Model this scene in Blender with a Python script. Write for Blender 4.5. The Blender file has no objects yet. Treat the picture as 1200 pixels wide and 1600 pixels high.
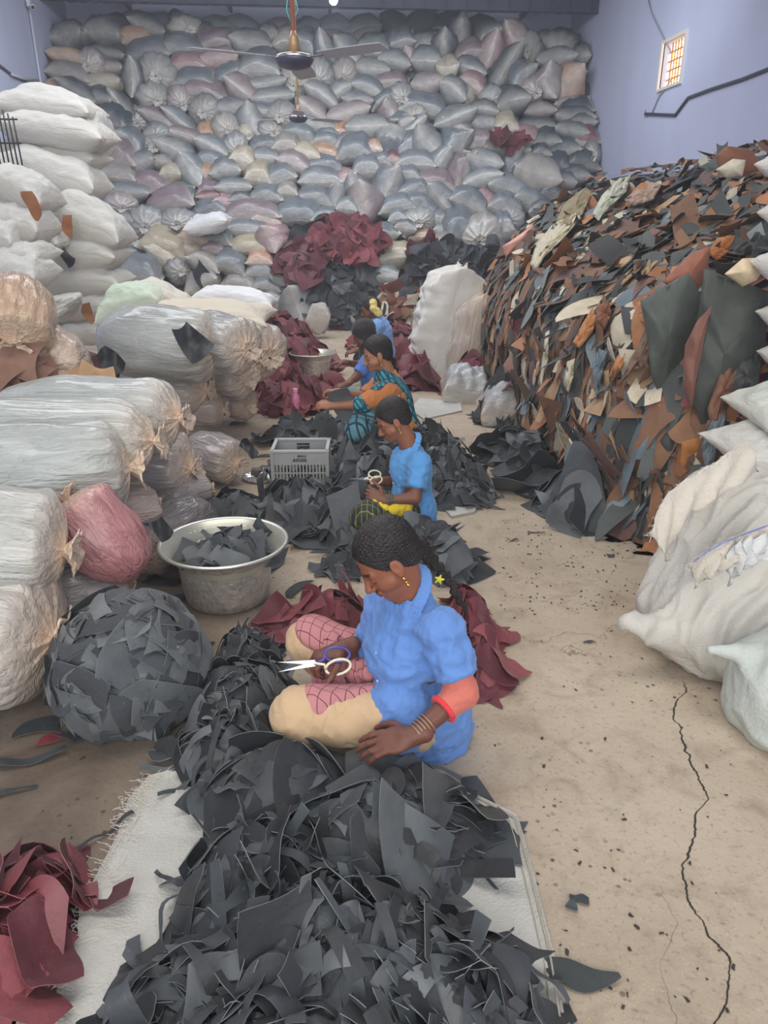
import bpy, math, random
import numpy as np
from mathutils import Vector, Matrix, Quaternion
rnd = random.Random(7)
NP = np.random.RandomState(7)
SC = bpy.context.scene
COL = SC.collection
PI = math.pi

# ------------------------------------------------------------------ camera
FPX, CAMH, PIT, YAW = 1150.0, 1.65, math.radians(21.4), math.radians(5.1)
_cp, _sp, _cy, _sy = math.cos(PIT), math.sin(PIT), math.cos(YAW), math.sin(YAW)
FW = Vector((_sy*_cp, _cy*_cp, -_sp)); RT = Vector((_cy, -_sy, 0)); UP = Vector((_sy*_sp, _cy*_sp, _cp))
cam_d = bpy.data.cameras.new('camera'); cam = bpy.data.objects.new('camera', cam_d); COL.objects.link(cam)
cam_d.sensor_fit = 'VERTICAL'; cam_d.sensor_height = 32.0; cam_d.lens = 32.0*FPX/1600.0
cam_d.clip_start = 0.05; cam_d.clip_end = 200
M = Matrix((( RT.x, UP.x, -FW.x, 0), (RT.y, UP.y, -FW.y, 0), (RT.z, UP.z, -FW.z, CAMH), (0, 0, 0, 1)))
cam.matrix_world = M
SC.camera = cam

# ------------------------------------------------------------------ world, light, exposure
SC.view_settings.view_transform = 'Standard'; SC.view_settings.look = 'None'
SC.view_settings.gamma = 1.0; SC.view_settings.use_curve_mapping = False
SC.view_settings.exposure = 0.12
w = bpy.data.worlds.new('sky'); SC.world = w; w.use_nodes = True
bg = w.node_tree.nodes['Background']; bg.inputs[0].default_value = (0.88, 0.93, 1.0, 1); bg.inputs[1].default_value = 1.6
def area(name, loc, rot, sx, sy, power, color):
    l = bpy.data.lights.new(name, 'AREA'); l.shape = 'RECTANGLE'; l.size = sx; l.size_y = sy
    l.energy = power; l.color = color
    o = bpy.data.objects.new(name, l); COL.objects.link(o); o.location = loc; o.rotation_euler = rot
    return o
# translucent roof panels let the daylight in; the open shutter behind the camera does the rest
area('roof_light_near', (-0.6, 2.0, 5.40), (0, 0, 0), 5.0, 1.6, 125, (1.0, 0.95, 0.88))
area('roof_light_middle', (-1.0, 7.5, 5.40), (0, 0, 0), 6.0, 2.0, 200, (0.95, 0.96, 1.0))
area('roof_light_rear', (0.4, 11.3, 5.40), (math.radians(25), 0, 0), 7.0, 1.6, 250, (0.90, 0.94, 1.0))
area('shutter_light', (-1.0, -3.2, 3.2), (math.radians(68), 0, 0), 7.0, 3.6, 170, (1.0, 0.97, 0.92))

# added spot under the roof, brightens a beam high on the right wall
sl = bpy.data.lights.new('added_wall_spot', 'SPOT'); sl.energy = 420; sl.color = (.95, .97, 1); sl.spot_size = math.radians(34); sl.spot_blend = .8; sl.shadow_soft_size = .35
so = bpy.data.objects.new('added_wall_spot', sl); COL.objects.link(so); so.location = (2.4, 6.6, 5.35)
so.rotation_euler = (Vector((5.3, 12.0, 4.7))-Vector(so.location)).to_track_quat('-Z', 'Y').to_euler()

# ------------------------------------------------------------------ pixel helpers: a pixel of the 1200x1600 frame to a point of the place
def ray(x, y):
    return FW + RT*((x-600)/FPX) + UP*((800-y)/FPX)
def atY(x, y, Y):
    r = ray(x, y); t = Y/r.y; return Vector((r.x*t, Y, CAMH + r.z*t))
def atZ(x, y, z=0.0):
    r = ray(x, y); t = (z-CAMH)/r.z; return Vector((r.x*t, r.y*t, z))
def atX(x, y, X):
    r = ray(x, y); t = X/r.x; return Vector((X, r.y*t, CAMH + r.z*t))
def depth(p):
    return (Vector(p)-Vector((0, 0, CAMH))).dot(FW)
def mpp(p):            # metres per pixel at a point
    return depth(p)/FPX
def proj(p):
    v = Vector(p)-Vector((0, 0, CAMH)); d = v.dot(FW)
    return 600+FPX*v.dot(RT)/d, 800-FPX*v.dot(UP)/d, d

# ------------------------------------------------------------------ materials
def srgb(r, g, b):
    f = lambda c: (c/255/12.92) if c/255 <= .04045 else ((c/255+.055)/1.055)**2.4
    return (f(r), f(g), f(b))
MATS = {}
def mat(name, color=(.5, .5, .5), rough=.6, metal=0., spec=.5, coat=0., coat_rough=.2, source=None,
        mott=None, bump=None, sheen=0., sss=0., emis=None, tint=None, stretch=None, alpha=None, trans=0.):
    """source: None, 'object' (object colour) or 'attr' (mesh colour Col).  mott = (scale, amount); bump = list of (scale, strength, detail)"""
    if name in MATS: return MATS[name]
    m = bpy.data.materials.new(name); m.use_nodes = True; MATS[name] = m
    nt = m.node_tree; N = nt.nodes; L = nt.links
    b = N['Principled BSDF']
    b.inputs['Roughness'].default_value = rough; b.inputs['Metallic'].default_value = metal
    b.inputs['Specular IOR Level'].default_value = spec
    b.inputs['Coat Weight'].default_value = coat; b.inputs['Coat Roughness'].default_value = coat_rough
    if sheen: b.inputs['Sheen Weight'].default_value = sheen
    if sss:
        b.inputs['Subsurface Weight'].default_value = sss; b.inputs['Subsurface Radius'].default_value = (.02, .008, .004)
        b.inputs['Subsurface Scale'].default_value = .5
    tc = N.new('ShaderNodeTexCoord')
    vec = tc.outputs['Object']
    if stretch:
        mp = N.new('ShaderNodeMapping'); mp.inputs['Scale'].default_value = stretch; L.new(vec, mp.inputs[0]); vec = mp.outputs[0]
    if source == 'object':
        oi = N.new('ShaderNodeObjectInfo'); c = oi.outputs['Color']
    elif source == 'attr':
        at = N.new('ShaderNodeAttribute'); at.attribute_name = 'Col'; c = at.outputs['Color']
    else:
        rgb = N.new('ShaderNodeRGB'); rgb.outputs[0].default_value = (*color, 1); c = rgb.outputs[0]
    if tint:
        at = N.new('ShaderNodeAttribute'); at.attribute_name = 'Tint'
        mx = N.new('ShaderNodeMix'); mx.data_type = 'RGBA'; L.new(at.outputs['Fac'], mx.inputs[0]); L.new(c, mx.inputs[6]); mx.inputs[7].default_value = (*tint, 1)
        c = mx.outputs[2]
    if mott:
        nz = N.new('ShaderNodeTexNoise'); nz.inputs['Scale'].default_value = mott[0]; nz.inputs['Detail'].default_value = 5
        L.new(vec, nz.inputs['Vector'])
        mr = N.new('ShaderNodeMapRange'); mr.inputs[1].default_value = .3; mr.inputs[2].default_value = .7
        mr.inputs[3].default_value = 1-mott[1]; mr.inputs[4].default_value = 1+mott[1]; L.new(nz.outputs['Fac'], mr.inputs[0])
        vm = N.new('ShaderNodeVectorMath'); vm.operation = 'SCALE'; L.new(c, vm.inputs[0]); L.new(mr.outputs[0], vm.inputs['Scale'])
        c = vm.outputs[0]
    L.new(c, b.inputs['Base Color'])
    prev = None
    for bt in (bump or []):
        s, st, dt = bt[:3]
        nz = N.new('ShaderNodeTexNoise'); nz.inputs['Scale'].default_value = s; nz.inputs['Detail'].default_value = dt
        L.new(vec, nz.inputs['Vector'])
        bp = N.new('ShaderNodeBump'); bp.inputs['Strength'].default_value = st; bp.inputs['Distance'].default_value = .02
        hh_ = nz.outputs['Fac']
        if len(bt) > 3:                        # sharp creases instead of soft lumps
            nz.inputs['Distortion'].default_value = .8
            a_ = N.new('ShaderNodeMath'); a_.operation = 'SUBTRACT'; L.new(hh_, a_.inputs[0]); a_.inputs[1].default_value = .5
            b_ = N.new('ShaderNodeMath'); b_.operation = 'ABSOLUTE'; L.new(a_.outputs[0], b_.inputs[0])
            c_ = N.new('ShaderNodeMath'); c_.operation = 'POWER'; L.new(b_.outputs[0], c_.inputs[0]); c_.inputs[1].default_value = .6; hh_ = c_.outputs[0]
        L.new(hh_, bp.inputs['Height'])
        if prev: L.new(prev.outputs[0], bp.inputs['Normal'])
        prev = bp
    if prev: L.new(prev.outputs[0], b.inputs['Normal'])
    if emis:
        b.inputs['Emission Color'].default_value = (*emis[0], 1); b.inputs['Emission Strength'].default_value = emis[1]
    if trans:
        b.inputs['Transmission Weight'].default_value = trans
    return m

# ------------------------------------------------------------------ mesh and object helpers
def mesh_np(name, V, F, smooth=True, col=None, tint=None, midx=None, flat=None):
    me = bpy.data.meshes.new(name)
    V = np.asarray(V, np.float64)
    if isinstance(F, np.ndarray):
        n, k = F.shape
        me.vertices.add(len(V)); me.vertices.foreach_set('co', V.astype(np.float32).ravel())
        me.loops.add(n*k); me.loops.foreach_set('vertex_index', F.astype(np.int32).ravel())
        me.polygons.add(n); me.polygons.foreach_set('loop_start', np.arange(0, n*k, k, dtype=np.int32))
        me.polygons.foreach_set('loop_total', np.full(n, k, np.int32))
        me.update(calc_edges=True)
    else:
        me.from_pydata(V.tolist(), [], F)
    sm = np.full(len(me.polygons), bool(smooth))
    if flat is not None: sm[flat] = False
    me.polygons.foreach_set('use_smooth', sm)
    if midx is not None: me.polygons.foreach_set('material_index', np.asarray(midx, np.int32))
    if col is not None:
        a = me.color_attributes.new('Col', 'FLOAT_COLOR', 'POINT')
        c = np.ones((len(V), 4), np.float32); c[:, :3] = np.asarray(col); a.data.foreach_set('color', c.ravel())
    if tint is not None:
        a = me.attributes.new('Tint', 'FLOAT', 'POINT'); a.data.foreach_set('value', np.asarray(tint, np.float32))
    me.update()
    return me
def link(name, me, mats=None, parent=None, loc=None, rot=None, M=None):
    o = bpy.data.objects.new(name, me); COL.objects.link(o)
    if mats is not None and me is not None and len(me.materials) == 0:
        for m in (mats if isinstance(mats, (list, tuple)) else [mats]): me.materials.append(m)
    if M is not None: o.matrix_world = M
    if loc is not None: o.location = loc
    if rot is not None: o.rotation_euler = rot
    if parent is not None: o.parent = parent
    return o
def tag(o, label=None, cat=None, group=None, kind=None):
    if label: o['label'] = label
    if cat: o['category'] = cat
    if group: o['group'] = group
    if kind: o['kind'] = kind
    return o
def empty(name, loc, label, cat, group=None, rot=None):
    o = bpy.data.objects.new(name, None); COL.objects.link(o); o.location = loc; o.empty_display_size = .1
    if rot: o.rotation_euler = rot
    return tag(o, label, cat, group)
class MB:                                   # collects shapes into one mesh
    def __init__(s): s.V = []; s.F = []
    def add(s, V, F):
        k = len(s.V); s.V += [tuple(v) for v in V]; s.F += [tuple(i+k for i in f) for f in F]; return s
    def box(s, c, d, R=None, bev=0):
        x, y, z = d[0]/2, d[1]/2, d[2]/2
        c = Vector(c); vs = [Vector((a, b, e)) for a in (-x, x) for b in (-y, y) for e in (-z, z)]
        if R is not None: vs = [R @ v for v in vs]
        return s.add([v+c for v in vs], [(0, 1, 3, 2), (4, 6, 7, 5), (0, 4, 5, 1), (2, 3, 7, 6), (0, 2, 6, 4), (1, 5, 7, 3)])
    def tube(s, pts, r, n=8, caps=True):
        pts = [Vector(p) for p in pts]; k = len(s.V)
        rs = r if isinstance(r, (list, tuple)) else [r]*len(pts)
        ref = None
        for i, p in enumerate(pts):
            d = (pts[min(i+1, len(pts)-1)]-pts[max(i-1, 0)]).normalized()
            if ref is None: ref = d.orthogonal().normalized()
            ref = (ref-d*ref.dot(d)).normalized(); b = d.cross(ref)
            for j in range(n):
                a = 2*PI*j/n; s.V.append(tuple(p+(ref*math.cos(a)+b*math.sin(a))*rs[i]))
        for i in range(len(pts)-1):
            for j in range(n):
                a = k+i*n+j; c = k+i*n+(j+1) % n; s.F.append((a, c, c+n, a+n))
        if caps:
            s.F.append(tuple(k+j for j in range(n))[::-1]); s.F.append(tuple(k+(len(pts)-1)*n+j for j in range(n)))
        return s
    def lathe(s, prof, n=32, c=(0, 0, 0), sx=1, sy=1, cap0=False, cap1=False):
        k = len(s.V)
        for (r, z) in prof:
            for j in range(n):
                a = 2*PI*j/n; s.V.append((c[0]+r*math.cos(a)*sx, c[1]+r*math.sin(a)*sy, c[2]+z))
        for i in range(len(prof)-1):
            for j in range(n):
                a = k+i*n+j; b = k+i*n+(j+1) % n; s.F.append((a, b, b+n, a+n))
        if cap0: s.F.append(tuple(k+j for j in range(n))[::-1])
        if cap1: s.F.append(tuple(k+(len(prof)-1)*n+j for j in range(n)))
        return s
    def build(s, name, m, parent=None, smooth=False, **kw):
        me = bpy.data.meshes.new(name); me.from_pydata(s.V, [], s.F)
        me.polygons.foreach_set('use_smooth', [smooth]*len(me.polygons)); me.update()
        return link(name, me, m, parent, **kw)
def autosmooth(o, ang=40):
    me = o.data; me.polygons.foreach_set('use_smooth', [True]*len(me.polygons))
    me.set_sharp_from_angle(angle=math.radians(ang)); return o
def vnoise(P, seed=0, f=1.0):               # cheap smooth noise on points (N,3), about -1..1
    P = np.asarray(P)*f; r = np.random.RandomState(seed); out = np.zeros(len(P))
    for i in range(5):
        k = r.randn(3); k /= np.linalg.norm(k); k *= (1.0+.55*i); ph = r.rand()*6.28
        k2 = r.randn(3)*.8; out += np.sin(P@k*2*PI*.5+ph+1.3*np.sin(P@k2*2+ph*2))/(1+.35*i)
    return out/2.6
def structure(o):
    o['kind'] = 'structure'; return o
ORD = ['', 'second', 'third', 'fourth', 'fifth', 'sixth', 'seventh', 'eighth', 'ninth', 'tenth', 'eleventh', 'twelfth', 'thirteenth', 'fourteenth', 'fifteenth', 'sixteenth', 'seventeenth', 'eighteenth', 'nineteenth', 'twentieth']
NUM = ['', 'one', 'two', 'three', 'four', 'five', 'six', 'seven', 'eight', 'nine', 'ten', 'eleven', 'twelve', 'thirteen', 'fourteen', 'fifteen', 'sixteen', 'seventeen', 'eighteen', 'nineteen', 'twenty']
def finish_labels(items):
    """items: (object, base label, screen x, screen y).  Look-alikes of one base label are told apart by their order from left to right."""
    d = {}
    for it in items: d.setdefault(it[1], []).append(it)
    for lab, L in d.items():
        if len(L) == 1: L[0][0]['label'] = lab; continue
        L.sort(key=lambda t: t[2])
        for i, t in enumerate(L):
            if len(L) == 2: s = ('left', 'right')[i]+' one of two'
            elif i == 0: s = 'leftmost of '+NUM[min(len(L), 20)]
            elif i == len(L)-1: s = 'rightmost of '+NUM[min(len(L), 20)]
            else: s = ORD[min(i, 19)]+' from left'
            t[0]['label'] = lab+', '+s
# ================================================================== the room
LX, RX, BY, RZ = -4.55, 5.30, 17.0, 5.55
def wall_mat():
    m = mat('painted_wall', srgb(192, 198, 224), .85, mott=(1.3, .05), bump=[(40, .08, 4), (3, .1, 3)], stretch=(1, 1, .35))
    return m
def concrete():
    m = bpy.data.materials.new('concrete_floor'); m.use_nodes = True; nt = m.node_tree; N = nt.nodes; L = nt.links
    b = N['Principled BSDF']; b.inputs['Roughness'].default_value = .78; b.inputs['Specular IOR Level'].default_value = .35
    tc = N.new('ShaderNodeTexCoord'); P = tc.outputs['Object']
    def noise(s, d, dist=0, vec=P, rough=.55):
        n = N.new('ShaderNodeTexNoise'); n.inputs['Scale'].default_value = s; n.inputs['Detail'].default_value = d
        n.inputs['Distortion'].default_value = dist; n.inputs['Roughness'].default_value = rough; L.new(vec, n.inputs['Vector']); return n.outputs['Fac']
    def ramp(f, a, bb, c0=0., c1=1.):
        r = N.new('ShaderNodeMapRange'); r.inputs[1].default_value = a; r.inputs[2].default_value = bb; r.inputs[3].default_value = c0; r.inputs[4].default_value = c1
        L.new(f, r.inputs[0]); return r.outputs[0]
    def mix(f, a, bb):
        x = N.new('ShaderNodeMix'); x.data_type = 'RGBA'
        if isinstance(f, float): x.inputs[0].default_value = f
        else: L.new(f, x.inputs[0])
        for i, q in ((6, a), (7, bb)):
            if isinstance(q, tuple): x.inputs[i].default_value = (*q, 1)
            else: L.new(q, x.inputs[i])
        return x.outputs[2]
    def mul(a, bb, op='MULTIPLY'):
        x = N.new('ShaderNodeMath'); x.operation = op
        for i, q in ((0, a), (1, bb)):
            if isinstance(q, (int, float)): x.inputs[i].default_value = q
            else: L.new(q, x.inputs[i])
        return x.outputs[0]
    c = mix(ramp(noise(1.4, 6, .4), .3, .7), srgb(172, 155, 134), srgb(196, 181, 160))
    c = mix(ramp(noise(7, 8, .8), .50, .72, 0, .55), c, srgb(140, 122, 104))
    c = mix(ramp(noise(60, 6), .56, .72, 0, .55), c, srgb(118, 100, 84))
    c = mix(ramp(noise(150, 3), .60, .70, 0, .5), c, srgb(214, 200, 180))
    sx = N.new('ShaderNodeSeparateXYZ'); L.new(P, sx.inputs[0]); X, Y = sx.outputs[0], sx.outputs[1]
    # trodden dirt: darker ground along the bags on the left of the aisle, where nobody sweeps
    dx = mul(ramp(X, -.05, -.75), ramp(Y, 6., 3.)); dn = mul(dx, ramp(noise(3, 7, .6), .2, .7, .5, 1.))
    c = mix(dn, c, srgb(86, 72, 62))
    c = mix(mul(ramp(noise(4.3, 6, 1.), .58, .72, 0, .6), ramp(X, 1.6, .2)), c, srgb(120, 112, 100))
    # dark spatter near the heap
    v = N.new('ShaderNodeTexVoronoi'); v.inputs['Scale'].default_value = 22; L.new(P, v.inputs['Vector'])
    sp = mul(ramp(v.outputs['Distance'], .20, .12), ramp(noise(2.1, 3), .54, .62)); c = mix(mul(sp, .8), c, srgb(52, 46, 42))
    # the long crack and a side crack
    def crack(x0, slope, y0, y1, wd, seed):
        n1 = N.new('ShaderNodeTexNoise'); n1.noise_dimensions = '1D'; n1.inputs['Scale'].default_value = 3.2; n1.inputs['Detail'].default_value = 6
        w_ = mul(Y, seed, 'ADD'); L.new(w_, n1.inputs['W'])
        xc = mul(mul(mul(n1.outputs['Fac'], .5, 'SUBTRACT'), .20), mul(mul(mul(Y, y0, 'SUBTRACT'), slope), x0, 'ADD'), 'ADD')
        d = mul(mul(X, xc, 'SUBTRACT'), 0, 'ADD'); a = N.new('ShaderNodeMath'); a.operation = 'ABSOLUTE'; L.new(d, a.inputs[0])
        wn = mul(ramp(noise(9, 4), .35, .7, .25, 1.), wd)
        f = ramp(mul(a.outputs[0], wn, 'DIVIDE'), 1., .3)
        return mul(f, mul(ramp(Y, y0, y0+.05), ramp(Y, y1, y1-.1)))
    k = crack(.79, .42, .95, 2.34, .0075, 3.1); k2 = crack(.70, .38, .95, 1.42, .003, 8.3)
    c = mix(k, c, srgb(40, 34, 30)); c = mix(mul(k2, .7), c, srgb(110, 92, 76))
    jf = mul(Y, 2.67, 'SUBTRACT'); ja = N.new('ShaderNodeMath'); ja.operation = 'ABSOLUTE'; L.new(mul(jf, mul(noise(2.5, 5), .5, 'SUBTRACT'), 'ADD'), ja.inputs[0])
    j = mul(ramp(ja.outputs[0], .006, .002), ramp(X, .6, .9)); c = mix(mul(j, .6), c, srgb(90, 78, 66))
    L.new(c, b.inputs['Base Color'])
    bp = N.new('ShaderNodeBump'); bp.inputs['Strength'].default_value = .35; bp.inputs['Distance'].default_value = .01
    h = mul(mul(noise(40, 8), noise(6, 4), 'ADD'), mul(k, -1.5), 'ADD'); L.new(h, bp.inputs['Height']); L.new(bp.outputs[0], b.inputs['Normal'])
    return m
floor_m = concrete(); wm = wall_mat()
structure(MB().box((.4, 7, -.05), (14, 22, .1)).build('floor', floor_m))
structure(MB().box((LX-.1, 7, RZ/2), (.2, 20.2, RZ)).build('wall_left', wm))
structure(MB().box(((LX+RX)/2, BY+.1, RZ/2), (RX-LX, .2, RZ)).build('wall_back', wm))
# right wall with a real window opening
wc = atX(1051, 97, RX); WY0, WY1, WZ0, WZ1 = wc.y-.36, wc.y+.36, wc.z-.30, wc.z+.30
b = MB(); Y0, Y1 = -3.1, 17.1
b.box((RX+.1, (Y0+WY0)/2, RZ/2), (.2, WY0-Y0, RZ)); b.box((RX+.1, (Y1+WY1)/2, RZ/2), (.2, Y1-WY1, RZ))
b.box((RX+.1, (WY0+WY1)/2, WZ0/2), (.2, WY1-WY0, WZ0)); b.box((RX+.1, (WY0+WY1)/2, (WZ1+RZ)/2), (.2, WY1-WY0, RZ-WZ1))
structure(b.build('wall_right', wm))
wf = mat('window_paint', srgb(226, 222, 214), .5)
b = MB(); t = .035
for (cy, cz, dy, dz) in ((WY0-t/2, wc.z, t, WZ1-WZ0+2*t), (WY1+t/2, wc.z, t, WZ1-WZ0+2*t), (wc.y, WZ0-t/2, WY1-WY0, t), (wc.y, WZ1+t/2, WY1-WY0, t)):
    b.box((RX-.01, cy, cz), (.05, dy, dz))
win = structure(b.build('window_1', wf)); win['label'] = 'small barred window high in the right wall'
b = MB()
for i in range(1, 8): b.box((RX+.10, WY0+(WY1-WY0)*i/8, wc.z), (.016, .022, WZ1-WZ0))
for i in range(1, 5): b.box((RX+.10, (WY0+WY1)/2, WZ0+(WZ1-WZ0)*i/5), (.014, WY1-WY0, .018))
b.build('window_grille', mat('grille_paint', srgb(190, 140, 80), .6), win)
b = MB().box((RX+.16, (WY0+WY1)/2, wc.z), (.006, WY1-WY0, WZ1-WZ0))
b.build('window_pane', mat('glowing_pane', srgb(255, 236, 205), .4, emis=(srgb(255, 234, 200), 3.0)), win)  # daylight glare put into the pane as emission
# roof: corrugated sheet on purlins
b = MB(); n = 180; k = 0
x0, x1, ya, yb = LX-.2, RX+.2, -3.2, BY+.2
for i in range(n+1):
    x = x0+(x1-x0)*i/n; z = RZ+(.025 if (i//2) % 2 else 0)
    b.V += [(x, ya, z), (x, yb, z)]
b.F = [(2*i, 2*i+1, 2*i+3, 2*i+2) for i in range(n)]
structure(b.build('ceiling', mat('roof_sheet', srgb(120, 128, 150), .5, metal=.3)))
beam_m = mat('beam_paint', srgb(62, 68, 88), .6)
for i, (yy, zz) in enumerate(((15.4, 5.22), (10.2, 5.3), (5.2, 5.3), (0.2, 5.3))):
    b = MB(); b.box(((LX+RX)/2, yy, zz), (RX-LX-.02, .10, .012)); b.box(((LX+RX)/2, yy, zz+.20), (RX-LX-.02, .10, .012)); b.box(((LX+RX)/2, yy, zz+.1), (RX-LX-.02, .012, .2))
    for q in range(26): b.box((LX+.2+q*.38, yy-.03, zz+.1), (.012, .05, .19))
    structure(b.build('trim_%d' % (i+1), beam_m))
pm = mat('purlin_paint', srgb(104, 112, 134), .6)
for i in range(5): structure(MB().box((LX+1.2+i*1.9, 7, RZ-.06), (.05, 20, .09)).build('trim_%d' % (i+6), pm))
# vertical pipe and camera on the left wall
pp = atX(52, 60, LX+.02)
tag(MB().tube([(LX+.03, pp.y, 2.2), (LX+.03, pp.y, 5.5)], .022, 10).build('conduit', mat('conduit_white', srgb(205, 208, 222), .5), smooth=True), 'thin white vertical conduit pipe running up the left wall', 'pipe')
# ================================================================== labels for things told apart by place
def zone(x, y, x0, x1, y0, y1, hs, vs):
    i = min(len(hs)-1, max(0, int((x-x0)/(x1-x0)*len(hs)))); j = min(len(vs)-1, max(0, int((y-y0)/(y1-y0)*len(vs))))
    return hs[i], vs[j]

# ================================================================== bags
film = mat('bag_film', rough=.36, spec=.45, coat=.5, coat_rough=.16, source='object', tint=srgb(205, 200, 190), mott=(4.5, .16), bump=[(3.2, .55, 3, 1), (9, .3, 3, 1), (26, .25, 2)])
def pillow_mesh(seed, nu=22, nv=14, p=2.6, seam=True):
    """unit pillow sack: x long (-.5...5), y deep, z thick; pinched corners, creased film and a flat welded seam round the rim"""
    r = np.random.RandomState(seed)
    us = -np.cos(np.linspace(0, PI, nu)); vs = -np.cos(np.linspace(0, PI, nv))
    V = []; T = []
    for side in (1, -1):
        for u in us:
            for v in vs:
                e = max(0, 1-abs(u)**p)**.55*max(0, 1-abs(v)**p)**.5
                bow = 1-.12*(1-abs(v)**2)*0
                x = .5*u*(1-.07*(1-v*v)**0*(1-abs(v))**0*0)
                xx = .5*u*(1-.10*(1-v*v)*abs(u)); yy = .5*v*(1-.12*(1-u*u))
                V.append((xx, yy, side*.5*e)); T.append(abs(u)**12*.75+abs(v)**7*.5)
    V = np.array(V); T = np.clip(np.array(T), 0, .8)
    n = vnoise(V*np.array([1, 1, 1]), seed, 2.2); n2 = vnoise(V, seed+50, 5.5)
    edge = np.clip(1-(np.abs(V[:, 0])*2)**6, 0, 1)
    V[:, 2] *= 1+.16*n; V[:, 2] += .028*n2*edge
    V[:, 2] += .06*np.sin(V[:, 0]*3+seed)*1.0
    # creases that run in from the welded ends
    cr = np.abs(V[:, 0])*2; V[:, 2] += .022*np.sin(V[:, 1]*46+seed)*np.clip(cr-.45, 0, 1)*np.clip(1-cr, 0, 1)*6
    F = []
    for s in (0, 1):
        o = s*nu*nv
        for i in range(nu-1):
            for j in range(nv-1):
                a = o+i*nv+j; q = (a, a+nv, a+nv+1, a+1); F.append(q if s == 0 else q[::-1])
    F = np.array(F)
    if seam:                                   # the weld sticks out as a thin fin at both ends
        for sgn, i in ((-1, 0), (1, nu-1)):
            k = len(V); rim = V[i*nv:(i+1)*nv]
            up_ = rim+np.array([sgn*.045, 0, .006]); up_[:, 2] += .012*np.sin(np.arange(nv)*1.7+seed)
            V = np.vstack([V, up_]); T = np.concatenate([T, np.full(nv, .85)])
            F = np.vstack([F, [(i*nv+j, k+j, k+j+1, i*nv+j+1) for j in range(nv-1)]])
    return V, F, T
def tied_mesh(seed, long=1.0, nt=56, pleat=1.0, ruff=.17, blunt=0):
    """unit tied sack: axis x, tied neck at x=+.5 with a ruffle beyond it, round far end at -.5"""
    r = np.random.RandomState(seed)
    prof = []
    for t in np.linspace(0, 1, 22):            # body from the far end to the neck
        a = t*PI*.5
        x = -.5+t*.96
        if t < .35: rr = math.sqrt(max(0, 1-((.35-t)/.35)**2.2))
        elif t < .66: rr = 1.0
        else:
            q = (t-.66)/.34; rr = (1-q**2.3)*.93+.07
        if blunt:                              # a fat bag: the film closes over an almost flat end
            if t >= .55: q = (t-.55)/.45; e = q*PI/2; x = .30+.16*math.sin(e)**.8; rr = max(math.cos(e), .02)**.75
            else: x = -.5+t/.55*.78
        prof.append((x, max(.5*rr, .002), t))
    prof[-1] = (.47, .05, 1.0)
    th = np.linspace(0, 2*PI, nt, endpoint=False); npl = r.randint(11, 16)
    ph = r.rand(4)*6.28
    V = []; T = []
    for (x, rr, t) in prof:
        g = max(0, (t-.45)/.55)
        w_ = .11*pleat*g*(1.25-g)*2
        pl = np.sin(npl*th+ph[0]+1.2*np.sin(2*th+ph[1]))*.6+np.sin((npl*2+3)*th+ph[2])*.3
        R = rr*(1+w_*pl)+.02*np.sin(3*th+ph[3]+x*5)*(1 if rr > .1 else 0)
        xx = x-(.04 if not blunt else .018)*g*pl*pleat*(rr > .06)
        for j in range(nt): V.append((xx[j] if hasattr(xx, '__len__') else xx, R[j]*math.cos(th[j]), R[j]*math.sin(th[j])))
        T += [min(.8, g**1.7*.75)]*nt
    m = len(prof)
    F = [(i*nt+j, i*nt+(j+1) % nt, (i+1)*nt+(j+1) % nt, (i+1)*nt+j) for i in range(m-1) for j in range(nt)]
    V = np.array(V); V[:, 1:] *= (1+.05*vnoise(V, seed, 2.5))[:, None]
    # the ruffle beyond the tie
    K = []; KT = []; rings = [(.455, .045), (.475, .032), (.50, .055), (.545, .10), (.57, .135), (.565, .15), (.545, .10), (.53, .02)]
    for i, (x, rr) in enumerate(rings):
        wv = 0 if i < 2 else .17*min(i-1, 4)/3
        for j in range(nt):
            f = 1+wv*.5*math.sin(5*th[j]+ph[0]+math.sin(2*th[j]+ph[3]))+wv*.5*math.sin(13*th[j]+ph[1])+wv*.5*math.sin(2*th[j]+ph[2])
            K.append((.5+(x-.5)*ruff/.17*(1+1.1*wv*math.sin(3*th[j]+ph[2])+.5*wv*math.sin(8*th[j]+ph[0])), rr*f*math.cos(th[j])*ruff/.17, rr*f*math.sin(th[j])*ruff/.17)); KT.append(.8)
    KF = [(i*nt+j, i*nt+(j+1) % nt, (i+1)*nt+(j+1) % nt, (i+1)*nt+j) for i in range(len(rings)-1) for j in range(nt)]
    return V, np.array(F), T, np.array(K), np.array(KF), KT
PIL = [mesh_np('pillow_bag', *pillow_mesh(i)[:2], tint=pillow_mesh(i)[2]) for i in range(6)]
TIE = []
for i in range(5):
    V, F, T, K, KF, KT = tied_mesh(20+i)
    TIE.append((mesh_np('tied_bag', V, F, tint=T), mesh_np('tied_neck', K, KF, tint=KT)))
for m_ in PIL+[a for t in TIE for a in t]: m_.materials.append(film)
BC = {'g': (116, 123, 129), 'd': (76, 84, 92), 'p': (138, 122, 127), 'o': (190, 152, 126), 'c': (180, 168, 146), 'm': (124, 74, 84), 'w': (205, 207, 208), 't': (146, 140, 136), 'r': (166, 134, 137)}
BW = {'g': 'grey', 'd': 'dark grey', 'p': 'mauve', 'o': 'peach', 'c': 'cream', 'm': 'maroon', 'w': 'white', 't': 'taupe', 'r': 'rose'}
def basis(ax, n):
    """matrix with local x along ax, local y closest to n"""
    ax = ax.normalized(); y = (n-ax*n.dot(ax)).normalized(); z = ax.cross(y)
    return Matrix(((ax.x, y.x, z.x, 0), (ax.y, y.y, z.y, 0), (ax.z, y.z, z.z, 0), (0, 0, 0, 1)))
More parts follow.
